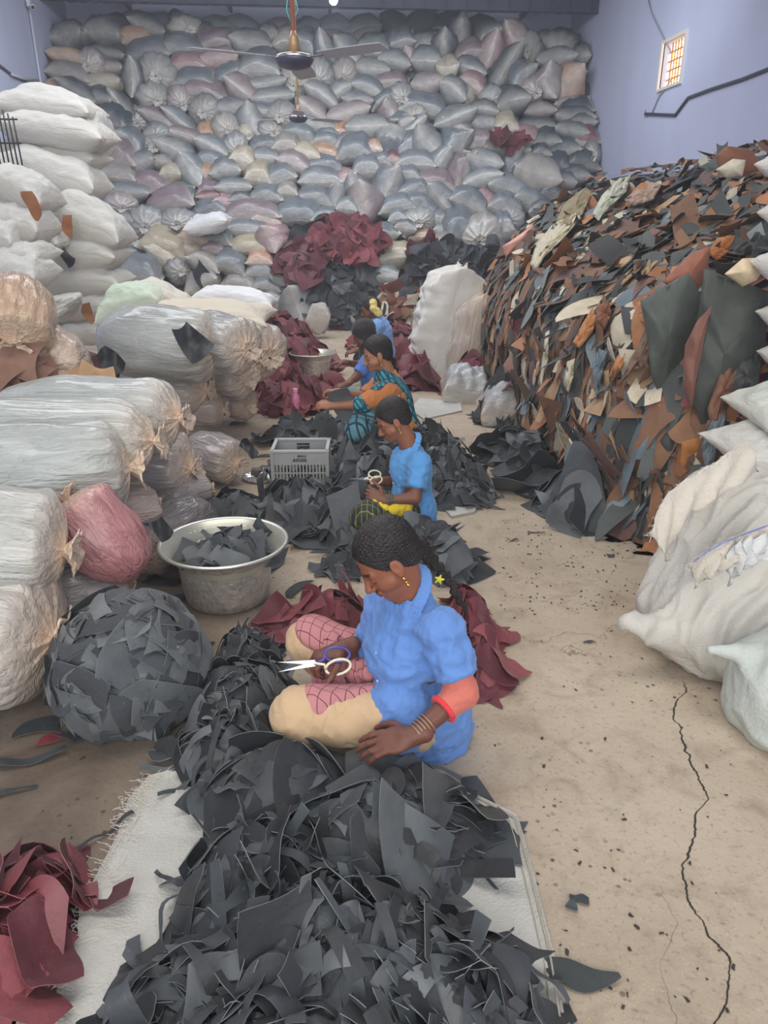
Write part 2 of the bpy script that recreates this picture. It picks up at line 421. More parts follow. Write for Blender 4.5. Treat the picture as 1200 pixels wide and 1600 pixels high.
def jcol(c, a=.06):
    v = 1+rnd.uniform(-a, a); return (*[max(0, q*v*(1+rnd.uniform(-.02, .02))) for q in srgb(*c)], 1)
WALL_BAGS = '''95,65,45,48,0Pd 120,68,50,36,-20Pd 165,55,52,42,0Pd 210,60,55,30,0Po 232,45,55,30,20Pd 275,32,26,26,-40Pd 288,47,50,34,0Tt 320,52,26,22,0Pd
337,67,60,32,-10Pp 342,95,60,30,-15Pr 287,75,68,36,5Pg 228,82,70,34,-10Pg 168,89,55,24,8Pd 140,102,42,38,20Tp 98,95,56,26,8Po 95,116,62,30,10Pt 84,138,42,22,5Po
122,145,60,28,35Pd 160,134,58,28,0Pc 170,112,46,24,-5Pp 204,125,52,32,90Pd 295,101,60,28,0Pr 244,120,58,52,0Tg 305,122,58,24,3Pg 355,119,54,30,-25Pg
322,147,70,30,12Pp 237,156,48,42,0Tg 280,161,40,40,0Tp 321,178,46,44,0Td 190,170,52,30,50Pd 180,187,56,38,35Pd 155,156,40,28,0Pd 215,192,36,38,0Td
250,190,60,26,25Pp 283,192,58,24,35Pg 320,207,28,22,0Po 352,205,40,42,0Tt 185,214,50,26,0Pp 245,216,42,34,0Tg 292,217,58,26,15Pp 357,172,42,24,-5Pg
395,71,62,38,10Pg 420,60,30,36,0Pd 450,68,42,36,0Pt 480,72,42,36,30Pg 507,85,56,32,70Pg 545,85,52,36,40Pg 585,77,54,40,10Pg 622,67,50,32,-15Pg
407,110,62,44,0Pg 458,108,42,34,0Pg 462,132,44,48,0Tt 500,121,42,46,0Tg 539,119,40,42,0Tp 582,112,52,34,15Pg 617,100,48,30,10Pg 640,95,32,26,70Pr
612,130,52,28,-5Pp 380,143,56,34,35Pp 418,135,60,24,-8Pg 428,155,64,28,3Pg 503,153,56,30,30Pg 532,148,38,30,-30Pg 577,140,54,32,20Pg 560,160,46,24,5Pg
487,175,50,32,30Pp 545,182,66,34,-8Pp 605,180,34,32,60Pp 600,157,46,24,-25Pg 627,155,36,38,0Tg 365,173,54,28,-5Pg 392,192,46,38,75Pg 410,175,42,24,5Pg
440,185,48,40,10Td 422,209,44,34,0Td 470,210,52,30,15Pg 500,200,54,26,15Pg 385,213,30,26,0Tc 575,205,62,40,5Pg 620,205,58,32,-30Pg 515,215,38,24,0Pg
716,57,50,36,80Pd 696,74,40,34,90Pd 662,70,46,30,0Pg 677,57,28,18,0Pd 762,57,44,36,-30Pd 801,65,44,40,35Pr 832,82,34,46,0Tg 855,66,30,26,0Pd 876,74,56,40,-20Td
909,91,26,38,0Pd 733,84,50,28,-15Pp 770,88,58,34,-75Pr 667,99,46,40,0Pg 736,108,48,28,10Pg 699,112,34,38,0Pc 790,111,78,34,-50Pd 815,122,46,32,-50Pg
869,99,58,32,-10Pg 893,114,42,26,-10Pp 856,133,48,46,70Pp 920,136,58,48,-40Po 668,136,48,34,-5Pp 739,135,46,30,30Pr 708,146,44,36,30Pg 730,156,26,30,0Tc
835,147,42,40,0Tp 888,136,32,26,0Pp 770,156,36,34,0Tg 801,166,48,42,-10Pd 841,177,52,24,0Pp 889,164,44,28,5Pp 934,170,54,28,-12Pd 898,186,58,30,0Pd
662,167,72,36,8Pg 651,186,38,34,0Tt 934,198,54,30,-20Pd 892,211,50,30,0Pd 711,187,64,32,-20Pg 716,201,54,28,30Pp 756,198,42,28,10Pg 790,203,40,36,0Pc
756,178,42,32,0Pd 838,199,62,24,0Pd 858,213,36,24,0Pd 940,216,44,30,-5Pm 645,207,52,30,-40Pg 628,196,32,28,-30Pg 665,213,36,28,10Pg 822,216,46,32,10Pr
185,243,52,40,0Pp 205,224,46,36,45Pg 224,258,38,34,-5Pg 246,232,48,36,30Tg 275,245,62,36,25Pg 332,235,52,32,20Pg 335,253,56,26,10Pg 300,270,52,42,60Pg
322,275,26,28,0Po 255,260,34,24,10Pt 269,275,30,28,0Pc 185,277,56,32,0Pt 240,292,64,36,10Pp 285,305,42,28,25Pg 197,305,72,28,8Pg 262,320,74,34,-12Pp
185,322,50,34,5Tp 327,297,34,22,0Pp 327,312,34,18,-5Pm 327,327,54,26,-5Pg 367,297,54,28,0Pg 355,272,46,34,-5Pg 382,258,36,42,10Pc 405,277,38,38,0Pc
417,250,42,28,0Pg 367,235,40,42,0Tg 412,228,50,26,-10Pg 415,310,50,28,0Pg 378,314,32,22,0Pd 352,317,30,22,10Pr 393,335,82,36,-8Pp 230,355,52,50,10Tg
280,352,60,36,0Tg 192,351,40,34,5Pg 420,350,44,30,10Pr 387,365,64,30,0Pg 305,373,44,30,10Po 340,373,44,28,10Pg 428,375,40,46,70Pr 390,388,70,26,0Pc
260,388,72,38,20Pc 335,393,36,24,0Pp 205,385,28,24,0Pc 203,373,30,18,0Pg 200,398,34,22,0Pg 295,396,52,26,15Pc 512,222,42,26,10Pg 450,230,40,36,0Pt
480,243,42,30,10Pc 510,240,52,24,20Po 537,226,34,26,-30Pg 555,238,54,38,0Pg 585,240,26,30,0Po 613,222,48,42,-60Tg 640,228,52,32,-50Pg 666,227,48,44,50Pg
530,207,28,26,0Po 460,260,50,32,20Pp 507,260,58,28,0Pg 437,280,48,36,-20Pg 502,283,64,34,-5Pg 537,287,46,30,-30Pr 573,265,44,42,0Pg 614,256,26,26,0Pm
598,255,28,28,0Pg 650,257,58,34,0Pg 686,256,52,32,-60Pg 605,292,58,44,-60Pg 637,278,36,36,0Pg 450,303,32,28,0Pt 492,313,54,30,10Pg 528,318,50,30,-80Pg
555,298,42,32,50Pg 570,323,62,48,-85Pp 465,335,70,36,2Pg 678,288,62,30,5Pp 645,300,56,30,-15Pg 620,325,54,32,-15Pg 660,325,54,32,15Pg 692,311,56,36,50Pg
655,350,50,36,0Tg 592,377,60,28,-25Pg 543,332,30,34,0Pg 657,373,50,22,-3Po 690,348,32,28,0Pg 697,364,36,26,0Pg 508,342,38,28,0Pg 622,347,28,28,0Pg 634,364,32,28,0Pd
710,228,48,40,-70Pg 755,223,52,32,-15Pp 717,270,58,34,-65Pp 755,260,54,40,15Pg 797,258,50,30,-70Pg 812,240,30,32,0Pg 777,237,38,32,0Pd 855,222,40,30,-10Pd
880,237,48,34,-10Pd 872,260,36,34,0Pd 845,243,32,26,0Pd 912,232,38,28,0Pt 910,252,50,32,-5Pd 942,247,28,36,0Td 895,275,50,28,0Pd 835,280,68,60,20Pt
815,262,36,28,0Pg 755,287,58,32,-15Pg 795,296,62,38,15Pg 735,318,60,38,20Pg 760,312,32,28,50Pr 790,328,52,44,20Pg 800,347,42,36,0Tg 828,318,48,34,30Pg
882,288,34,28,0Pd 720,358,60,52,-20Pg 755,377,64,62,0Tt 784,362,30,52,0Pg 695,385,42,28,10Pt 798,375,26,26,0Pg 217,430,68,52,3Pg 255,404,52,30,30Pc
276,428,38,36,10Td 320,414,48,30,30Pt 318,448,52,38,-20Pt 361,416,48,32,15Pg 407,429,42,28,0Pg 407,409,38,24,0Po 443,428,56,32,-20Pg 375,442,48,24,10Pt
418,450,44,24,5Pg 458,447,62,34,10Pg 465,480,58,56,60Pg 430,474,34,30,0Pt 210,458,46,24,0Pd 614,404,66,40,0Pc 602,442,52,38,0Pg 530,436,60,34,90Tg
530,492,74,48,10Pt 569,403,26,24,0Pg 665,465,24,44,0Pp 860,300,36,30,0Pd 846,335,40,34,0Pd 815,395,40,36,0Pg 250,470,50,30,0Pg 345,470,50,28,0Pt 395,480,52,30,5Pg'''
YP = [(20, 16.45), (60, 16.1), (100, 15.6), (200, 14.9), (300, 14.1), (400, 13.3), (520, 12.55)]
def wallY(x, y):
    ys = [a for a, _ in YP]; v = float(np.interp(y, ys, [b for _, b in YP]))
    if x < 215 and y < 330: v -= .35*min(1, (215-x)/80)*(1 if y > 90 else .3)
    return v
items = []
HS = ['far left', 'left', 'mid left', 'mid right', 'right', 'far right']
VS = ['top', 'upper', 'middle', 'lower', 'bottom']
nb = 0
for tok in WALL_BAGS.split():
    x, y, wd, ht, rest = tok.split(','); x, y, wd, ht = float(x), float(y), float(wd), float(ht)
    c = rest[-1]; k = rest[-2]; ang = float(rest[:-2])
    Y = wallY(x, y)-rnd.uniform(-.06, .08); p = atY(x, y, Y); s = mpp(p)
    a = math.radians(ang+rnd.uniform(-4, 4))
    L_, H_ = wd*s*1.13, ht*s*1.22
    hw = .5*(L_*abs(math.cos(a))+H_*abs(math.sin(a)))*.96; p.x = min(max(p.x, LX+hw), RX-hw); p.y = min(p.y, BY-.42)
    ax = (RT*math.cos(a)-Vector((0, 0, 1))*math.sin(a)); back = Vector((0, 1, .25))
    if k == 'P':
        me = PIL[nb % 6]; D = max(H_*1.25, rnd.uniform(.42, .52))
        Mx = basis(ax, Matrix.Rotation(rnd.uniform(-.45, .45), 3, ax) @ back) @ Matrix.Diagonal((L_, D, H_, 1))
        o = link('scrap_bag', me, loc=None, M=Matrix.Translation(p+back*.12) @ Mx); o.color = jcol(BC[c])
    else:
        bm_, kn = TIE[nb % 5]
        axd = (Vector((-p.x, -p.y, CAMH-p.z)).normalized()+RT*rnd.uniform(-.3, .3)-UP*rnd.uniform(.0, .3)).normalized()
        if abs(ang) >= 60: axd = (Vector((0, 0, 1))+RT*.2-FW*.45).normalized()
        y_ = RT*1.0
        Mx = basis(axd, y_) @ Matrix.Diagonal((max(L_, H_)*1.0, L_*1.02, H_*1.02, 1))
        o = link('scrap_bag', bm_, M=Matrix.Translation(p+back*.15) @ Mx); o.color = jcol(BC[c])
        q = bpy.data.objects.new('tied_neck', kn); COL.objects.link(q); q.parent = o; q.color = o.color
        q['label'] = 'gathered pale neck'
    shp = 'tied bag end' if k == 'T' else ('slim bag' if wd/ht > 1.9 else ('plump bag' if wd/ht < 1.35 else 'bag'))
    if k == 'P': shp += ' lying level' if abs(ang) < 10 else (' standing upright' if abs(ang) > 55 else (' tilting left' if ang < 0 else ' tilting right'))
    h, v = zone(x, y, 70, 960, 20, 500, HS, VS)
    tag(o, None, 'bag', 'filled plastic bags of the rear stack')
    items.append((o, '%s %s, %s %s of rear stack' % (BW[c], shp, v, h), x, y))
    nb += 1
finish_labels(items)
# bags deeper in the stack, seen only through the gaps between the front ones
VV, FF, CC = [], [], []; k = 0
PV, PF, PT = pillow_mesh(3, 10, 7, seam=False)
for yy in range(35, 520, 26):
    for xx in range(85, 950, 44):
        if yy < 52 and not 150 < xx < 760: continue
        if yy < 64 and (xx > 880 or xx < 100): continue
        if yy > 430 and xx < 190: continue
        p = atY(xx+rnd.uniform(-12, 12), yy+12+rnd.uniform(-8, 8), wallY(xx, yy)+.42); s = mpp(p)
        a = rnd.uniform(-.7, .7); ax = RT*math.cos(a)+Vector((0, 0, 1))*math.sin(a)
        R = (basis(ax, Vector((0, 1, .2))) @ Matrix.Diagonal((62*s, .6, 40*s, 1))).to_3x3()
        V = PV @ np.array(R).T+np.array(p); VV.append(V); FF.append(PF+k); k += len(V)
        CC.append(np.tile(srgb(*BC[rnd.choice('ggddp')]), (len(V), 1)))
film2 = mat('bag_film_packed', rough=.45, spec=.4, source='attr', bump=[(9, .5, 3)])
tag(link('packed_bags', mesh_np('packed_bags', np.vstack(VV), np.vstack(FF), col=np.vstack(CC)), film2), 'closely packed bags filling the gaps deep inside the rear stack', 'bags', kind='stuff')
# ================================================================== big clear bags of the left, white sacks
clear = mat('clear_film', rough=.26, spec=.5, coat=.5, coat_rough=.10, source='object', tint=srgb(232, 206, 182), mott=(3.5, .14),
            bump=[(2.2, .8, 4, 1), (6, .5, 4, 1), (16, .3, 3)], stretch=(.7, 1.6, 1.6))
woven = mat('woven_sack', rough=.75, spec=.3, source='object', tint=srgb(222, 214, 200), mott=(3, .05), bump=[(3, .6, 4, 1), (9, .4, 4), (90, .25, 2)])
BT = []
for i in range(4):
    V, F, T, K, KF, KT = tied_mesh(60+i, nt=140, pleat=.62, ruff=.24, blunt=1)
    V[:, 1:] *= (1+.04*vnoise(V*np.array([1, 1, 1]), 5+i, 5))[:, None]
    V[:, 2] = np.where(V[:, 2] < 0, V[:, 2]*.86, V[:, 2])
    BT.append((mesh_np('clear_bag', V, F, tint=np.array(T)*1.35), mesh_np('bag_knot', K, KF, tint=np.full(len(K), .9))))
    for m_ in BT[-1]: m_.materials.append(clear)
WP = []
for i in range(5):
    V, F, T = pillow_mesh(40+i, 56, 40, p=2.9, seam=False)
    n = vnoise(V*np.array([1, 1.4, 1.4]), 70+i, 3.0); n2 = vnoise(V*np.array([1.5, 3, 1]), 80+i, 6)
    V[:, 2] *= 1+.08*n; V[:, 2] += .010*n2
    m_ = mesh_np('woven_sack', V, F, tint=np.array(T)*.6); m_.materials.append(woven); WP.append(m_)
def ref_img(x1, y1, z1, x2, y2, z2): return atZ(x1, y1, z1), atZ(x2, y2, z2)
def tie_bag(name, kx, ky, kz, fx, fy, fz, rpx, col, label, group, mi, squash=1.0, byY=False):
    f = atY if byY else atZ
    a, b_ = f(kx, ky, kz), f(fx, fy, fz); ax = a-b_; L_ = ax.length; c = (a+b_)/2
    R_ = 2*rpx*mpp(c)
    up_ = Vector((0, 0, 1)); axn = ax.normalized()
    if abs(axn.z) > .9: up_ = Vector((0, 1, 0))
    z = (up_-axn*up_.dot(axn)).normalized(); y = z.cross(axn)
    Mx = Matrix(((axn.x, y.x, z.x, 0), (axn.y, y.y, z.y, 0), (axn.z, y.z, z.z, 0), (0, 0, 0, 1))) @ Matrix.Diagonal((L_, R_, R_*squash, 1))
    me, kn = BT[mi % 4]
    o = link(name, me, M=Matrix.Translation(c) @ Mx); o.color = (*srgb(col[0]*.95, col[1]*.915, col[2]*.925), 1); tag(o, label, 'bag', group)
    # the knot keeps its own proportions
    q = bpy.data.objects.new('knot', kn); COL.objects.link(q); q.parent = o; q.color = o.color; q['label'] = 'gathered cream knot'
    s = R_*.92; q.matrix_local = Matrix.Translation((.5-.42*s/L_*.0-.5*s/L_-.018, 0, 0)) @ Matrix.Diagonal((s/L_, s/R_, s/(R_*squash), 1))
    return o
G1 = 'clear bags of grey offcuts beside the aisle'
GY = (176, 188, 182)
big = [(95,1000,.26, -230,985,.30,118, (186,190,182), 'nearest clear bag at left edge, beside the round black bundle', 0),
 (110,862,.52, -190,840,.62,92, (184,192,184), 'second nearest clear bag, lying on the nearest one, cream knot facing the aisle', 1),
 (200,925,.16, 40,960,.2,60, (150,148,144), 'dark streaked clear bag on the floor right behind the round black bundle', 2),
 (212,730,.62, -150,760,.66,86, (172,184,178), 'longest fat clear bag with its knot above the basin, middle of left rows', 3),
 (100,775,.62, 215,905,.25,62, (196,140,140), 'clear bag of maroon leather with pinkish film and a cream knot on top', 1),
 (252,690,.70, -160,690,.72,66, (186,198,190), 'clear bag just behind the longest fat one, its knot slightly higher', 0),
 (290,655,.72, -20,650,.72,62, (182,194,188), 'clear bag with small blue pen marks on its flat top', 2),
 (238,792,.30, 90,830,.34,55, (190,178,166), 'half hidden clear bag wedged under the longest fat bag', 0),
 (205,872,.16, 330,800,.20,50, (120,118,116), 'dark pleated clear bag on the floor touching the basin rim', 3),
 (305,735,.30, 150,730,.3,56, (158,158,154), 'streaky clear bag whose ruffled knot points at the dark heap behind the basin', 1),
 (328,765,.16, 240,775,.2,30, (160,156,150), 'small clear bag lowest of the row, its little knot near the floor', 2),
 (374,728,.15, 290,700,.22,38, (164,160,154), 'round clear bag on the floor nearest the steel cups', 3),
 (330,612,.42, 100,600,.45,46, (170,176,172), 'low clear bag under the torn one', 0),
 (345,548,.80, 150,535,.85,60, (178,188,182), 'torn clear bag with a black scrap showing through its hole', 1),
 (390,548,.80, 290,525,.85,46, (170,176,172), 'clear bag right of the torn one, knot facing right', 2),
 (393,592,.50, 300,580,.5,38, (168,168,162), 'clear bag with creamy knot and green tie at mid stack end', 3),
 (352,640,.25, 260,640,.25,32, (176,168,160), 'squat cream knotted bag at the foot of the far left row', 0),
 (392,636,.18, 330,620,.2,28, (170,160,154), 'smallest clear bag at the corner of far left row', 1),
 (422,560,.62, 330,520,.72,46, (176,172,166), 'farthest clear bag of the row, next to the maroon leather', 2)]
for (a, b_, c_, d, e, f, r_, colr, lab, mi) in big:
    tie_bag('clear_bag', a, b_, c_, d, e, f, r_, colr, lab, G1, mi)
tie_bag('clear_bag', 60, 578, 4.35, 95, 560, 4.9, 60, (206,190,168), 'round cream bag with its knot facing out, on tan leather pieces', 'bags on the brown leather', 0, byY=True)
tie_bag('clear_bag', 22, 540, 4.2, 30, 440, 4.5, 58, (196,172,142), 'cream bag of brown scraps at left edge above the round cream one', 'bags on the brown leather', 2, byY=True)
def pil(name, x, y, Y, wd, ht, ang, col, label, cat, group=None, D=.55, mesh=None, i=0, yaw=0, roll=0., mt=None, byZ=False):
    p = atZ(x, y, Y) if byZ else atY(x, y, Y); s = mpp(p); a = math.radians(ang)
    ax = RT*math.cos(a)-Vector((0, 0, 1))*math.sin(a)
    if yaw: ax = Matrix.Rotation(math.radians(yaw), 3, 'Z') @ ax
    n = Matrix.Rotation(roll, 3, ax) @ Vector((0, 1, .08))
    o = link(name, (mesh or WP)[i % len(mesh or WP)], M=Matrix.Translation(p) @ basis(ax, n) @ Matrix.Diagonal((wd*s*1.1, D, ht*s*1.18, 1)))
    o.color = (*srgb(*col), 1); return tag(o, label, cat, group)
WH = (192, 191, 185)
GW = 'white woven sacks stacked by the left wall'
wl = ['topmost white sack of the left stack', 'white sack second from top of the left stack', 'white sack third from top of the left stack', 'bulging white sack fourth from top of the left stack',
 'small white end sack behind the upper left stack', 'large tilted white sack with one brown leather tip hanging out', 'white sack at left edge with a brown scrap over its side',
 'white sack at left edge just under the one with the brown scrap', 'white sack cut by the left frame edge', 'white sack with a dark torn slit, under the large tilted one',
 'white sack under the torn slit one, with two small holes', 'white sack near the bottom with a brown leather tip', 'lowest white sack of the left stack showing dark scraps',
 'white sack lying between the cream bag and the stack', 'smooth white sack behind the cream bag at left', 'narrow upright white sack right of the cream bag', 'white sack squeezed in below the sack with the brown scrap']
ws = [(78,172,8.7,140,50,3), (92,206,8.6,150,50,5), (86,240,8.7,138,46,5), (82,276,8.5,148,70,14), (146,218,8.9,46,66,10), (133,352,8.2,126,68,16), (38,297,7.6,86,54,20), (34,345,7.5,84,58,14), (8,372,7.3,60,54,10),
 (128,396,8.2,122,54,5), (130,440,8.2,128,52,-2), (146,478,8.15,112,46,-4), (150,512,8.1,92,36,-4), (34,425,7.0,78,52,8), (40,398,7.2,70,36,5), (86,482,7.3,34,62,70), (80,372,7.9,50,34,5)]
for i, (x, y, Y, a, b_, c) in enumerate(ws):
    pil('woven_sack', x, y, Y, a, b_, c, WH, wl[i], 'sack', GW, D=.62, i=i)
# right edge sacks
GR = 'white sacks along the right edge'
for i, (x, y, Y, a, b_, c, lab, colr) in enumerate([(1282,642,3.05,220,66,-4,'pale green white sack at right edge below the leather heap',(206,212,200)), (1262,700,2.98,250,62,-5,'white sack at right edge directly behind the big slumped sack',(208,206,198)),
 (1335,575,3.08,210,80,2,'white sack at right edge above the pale green one',(206,206,200)), (1328,500,3.12,196,84,0,'white sack corner at right edge against the dark hide',(208,208,202)), (1322,420,3.15,200,84,3,'white sack corner at right edge beside cream leather piece',(208,208,202)),
 (1322,340,3.2,180,80,-2,'white sack at right edge just over the cream leather piece',(208,208,202)), (1326,268,3.3,200,78,2,'highest white sack corner at right edge on top of heap',(212,214,210)), (1330,775,2.95,280,76,0,'white sack low at right edge behind the big slumped sack',(206,204,196)), (1350,855,2.9,280,84,0,'lowest white sack at right edge hidden by the big slumped sack',(206,204,196))]):
    pil('woven_sack', x, y, Y, a, b_, c, colr, lab, 'sack', GR, D=.5, i=i)
V, F, T = pillow_mesh(77, 70, 44, p=7, seam=True); V[:, 2] *= 1+.10*vnoise(V*np.array([2.5, .6, .6]), 3, 4); V[:, 1] *= 1+.05*vnoise(V, 9, 3); V[:, 2] += .02*(1-2*np.abs(vnoise(V*np.array([5, 1, 1]), 5, 3)))
UP_ = mesh_np('tall_sack', V, F, tint=np.array(T)*.3); UP_.materials.append(woven)
# things between the rows
pil('woven_sack', 702, 510, 8.35, 166, 84, -79, (222, 219, 212), 'tall full white sack standing upright at the end of the aisle', 'sack', D=.55, mesh=[UP_], i=0)
o = pil('film_bag', 738, 540, 8.0, 150, 66, -82, (196, 184, 170), 'empty crumpled beige plastic bag hanging against the tall white sack', 'bag', D=.28, mesh=WP, i=2); o.data = o.data.copy(); o.data.materials[0] = clear
for (x, y, Y, a, b_, c, colr, lab) in [(727,612,7.2,70,80,10,(176,180,182),'clear bag with maroon scraps on top, right of aisle'), (793,640,6.3,84,84,8,(168,170,172),'grey open bag stuffed with black leather, right of aisle')]:
    o = pil('open_bag', x, y, Y, a, b_, c, colr, lab, 'bag', D=.42, i=int(x)); o.data = o.data.copy(); o.data.materials[0] = clear
pil('folded_cloth', 262, 462, 7.2, 84, 30, 28, (208,204,190), 'folded cream cloth on top of the left bag rows', 'cloth', D=.35, i=2)
pil('empty_sack', 368, 468, 9.0, 116, 36, 8, (226,226,226), 'crumpled empty white sack lying against the rear stack', 'sack', D=.5, i=3)
pil('empty_sack', 325, 350, 13.2, 66, 26, -8, (224,226,228), 'empty white sack spread low on the rear stack', 'sack', D=.5, i=4)
pil('woven_sack', 208, 478, 7.0, 96, 54, -22, (196,212,190), 'pale green woven sack with a blue edge behind the clear bags', 'sack', D=.5, i=0)
pil('woven_sack', 186, 500, 6.9, 70, 34, -35, (176,194,222), 'light blue woven sack peeking beside the pale green one', 'sack', D=.3, i=2)
o = pil('plastic_sheet', 325, 493, 6.6, 185, 44, 3, (214,204,184), 'beige plastic sheet folded over the top of the clear bags', 'sheet', D=.7, i=3)
o = pil('film_bag', 498, 496, 11.6, 34, 40, 0, (186,178,170), 'flat taupe bag leaning at the foot of the rear stack', 'bag', D=.25, i=3)

# ================================================================== leather scraps
leather = mat('leather', rough=.62, spec=.35, source='attr', mott=(14, .13), bump=[(55, .18, 4), (9, .2, 2)], sheen=.08)
leather_grain = mat('leather_grain', rough=.42, spec=.45, source='attr', mott=(10, .10), bump=[(70, .12, 4), (8, .2, 2)])
edge_m = mat('leather_edge', rough=.8, source='attr', mott=(20, .1))
def scrap_grid(r, L_, W_, kind):
    """flat outline of an offcut as a grid: quad with cut corners and curved sides, or a strip, or a pointed tongue"""
    if kind == 'strip': nu, nv = 16, 4
    elif kind == 'tongue': nu, nv = 12, 6
    else: nu, nv = 9, 8
    u = np.linspace(-.5, .5, nu)[:, None]*np.ones((1, nv)); v = np.linspace(-.5, .5, nv)[None, :]*np.ones((nu, 1))
    if kind == 'strip':
        wv = 1+.35*np.sin(u*5+r.rand()*6)+.2*r.randn()*u
        x = u*L_; y = v*W_*wv+L_*.10*np.sin(u*3+r.rand()*6)*r.randn()
    elif kind == 'tongue':
        wv = np.where(u > -.1, np.clip(1-(np.clip(u+.1, 0, 1)/.6)**2*(.7+.3*r.rand()), .06, 1), 1-.25*(np.clip(-u-.1, 0, 1)/.4))*(1+.3*np.sin(u*9+r.rand()*6)*r.rand())
        x = u*L_*(1+.0*v)+v*W_*.3*r.randn()*.4; y = v*W_*wv+L_*.08*np.sin(u*4+r.rand()*6)
    else:
        c = r.uniform(-.18, .18, (4, 2))
        a, b_ = u+.5, v+.5
        ox = (1-a)*(1-b_)*c[0, 0]+a*(1-b_)*c[1, 0]+a*b_*c[2, 0]+(1-a)*b_*c[3, 0]
        oy = (1-a)*(1-b_)*c[0, 1]+a*(1-b_)*c[1, 1]+a*b_*c[2, 1]+(1-a)*b_*c[3, 1]
        k = r.uniform(-.16, .16, 4)
        ox = ox+k[0]*(1-4*v*v)*(a > .5)*(2*a-1)+k[1]*(1-4*v*v)*(a < .5)*(2*a-1)
        oy = oy+k[2]*(1-4*u*u)*(b_ > .5)*(2*b_-1)+k[3]*(1-4*u*u)*(b_ < .5)*(2*b_-1)
        x = (u+ox)*L_; y = (v+oy)*W_
    return x, y, nu, nv
def scrap(r, P, t, n, L_, W_, kind, col, edge, curl=1.0, fold=1.0, tilt=0., thick=.0016, hf=None, drape=.92, lift=0., sag=(0., 0.)):
    """one offcut as a closed thin solid -> V, F, colours, flat faces"""
    x, y, nu, nv = scrap_grid(r, L_, W_, kind)
    z = np.zeros_like(x)
    # rolling bend about a random axis, plus soft folds
    a = r.uniform(0, PI); ca, sa = math.cos(a), math.sin(a)
    if kind == 'strip': ca, sa = 1, r.uniform(-.3, .3)
    q = x*ca+y*sa; R_ = max(L_, W_)/r.uniform(.12, 1.7)/max(curl, .01)
    ph = q/R_; dq = R_*np.sin(ph)-q; z += R_*(1-np.cos(ph))*(1 if r.rand() < .35 else -1)
    x = x+dq*ca; y = y+dq*sa
    s = max(L_, W_)
    for _ in range(2):
        a = r.uniform(0, PI); z += fold*s*.035*np.sin((x*math.cos(a)+y*math.sin(a))/s*r.uniform(4, 11)+r.rand()*6)
    if kind == 'strip': z += fold*L_*.08*np.sin(x/L_*r.uniform(5, 12)+r.rand()*6)
    z += sag[0]*x*x+sag[1]*y*y
    # one crumple crease
    if r.rand() < .5*fold:
        a = r.uniform(0, 2*PI); d = (x*math.cos(a)+y*math.sin(a))-s*r.uniform(.0, .25)
        z += np.where(d > 0, d*r.uniform(.3, .9), 0)
    t = np.array(t, float); n = np.array(n, float); b_ = np.cross(n, t)
    Rm = math.sin(tilt); Cm = math.cos(tilt)
    t2 = t*Cm+n*Rm; n2 = n*Cm-t*Rm
    Pn = np.array(P)+n*lift
    W = Pn+x[..., None]*t2+y[..., None]*b_+z[..., None]*n2
    if hf is not None:                         # lie over the heap's own rise and fall
        h0 = hf(np.array([P[0]]), np.array([P[1]]))[0]
        W[..., 2] += drape*(hf(W[..., 0], W[..., 1])-h0)
        W[..., 2] = np.maximum(W[..., 2], hf(W[..., 0], W[..., 1])*.96+.004)
    gu = np.gradient(W, axis=0); gv = np.gradient(W, axis=1)
    N_ = np.cross(gu, gv); N_ /= (np.linalg.norm(N_, axis=-1, keepdims=True)+1e-9)
    A = (W+N_*thick/2).reshape(-1, 3); B = (W-N_*thick/2).reshape(-1, 3)
    g = np.arange(nu*nv).reshape(nu, nv)
    f1 = np.stack([g[:-1, :-1], g[1:, :-1], g[1:, 1:], g[:-1, 1:]], -1).reshape(-1, 4)
    k = nu*nv
    rim = np.concatenate([g[:, 0], g[-1, 1:], g[-2::-1, -1], g[0, -2:0:-1]])
    m = len(rim); RA = A[rim]; RB = B[rim]
    V = np.vstack([A, B, RA, RB]); i0 = 2*k+np.arange(m); i1 = 2*k+(np.arange(m)+1) % m
    f3 = np.stack([i0, i0+m, i1+m, i1], -1)
    F = np.vstack([f1, f1[:, ::-1]+k, f3])
    C = np.vstack([np.tile(col, (k, 1)), np.tile(np.array(col)*.92, (k, 1)), np.tile(edge, (2*m, 1))])
    return V, F, C, len(F)-m
def mound_hf(mounds):
    """heap height from domes: (x, y, rx, ry, height, angle)"""
    M_ = [(a, b_, c, d, e, math.cos(f), math.sin(f)) for a, b_, c, d, e, f in mounds]
    def hf(X, Y):
        h = np.zeros(np.shape(X))
        for (cx, cy, rx, ry, hh, c, s) in M_:
            dx, dy = X-cx, Y-cy; u = (dx*c+dy*s)/rx; v = (-dx*s+dy*c)/ry
            q = np.clip(1-(u*u+v*v), 0, None); h = np.maximum(h, hh*q**.85)
        return h
    return hf
def put_scrap(name, data, m, label_items, base, cat, group):
    V, F, C, nflat = data
    me = mesh_np(name, V, F, col=C, flat=slice(nflat, None)); o = link(name, me, m); tag(o, None, cat, group)
    c = V.mean(0); x, y, _ = proj(c); label_items.append((o, base, x, y)); return o
def wpos(px, py, z, rx, ry, h, ang=0):
    p = atZ(px, py, z); return (p.x, p.y, rx, ry, h, math.radians(ang))
core_m = mat('leather_core', rough=.85, source='attr', bump=[(9, .6, 4)])
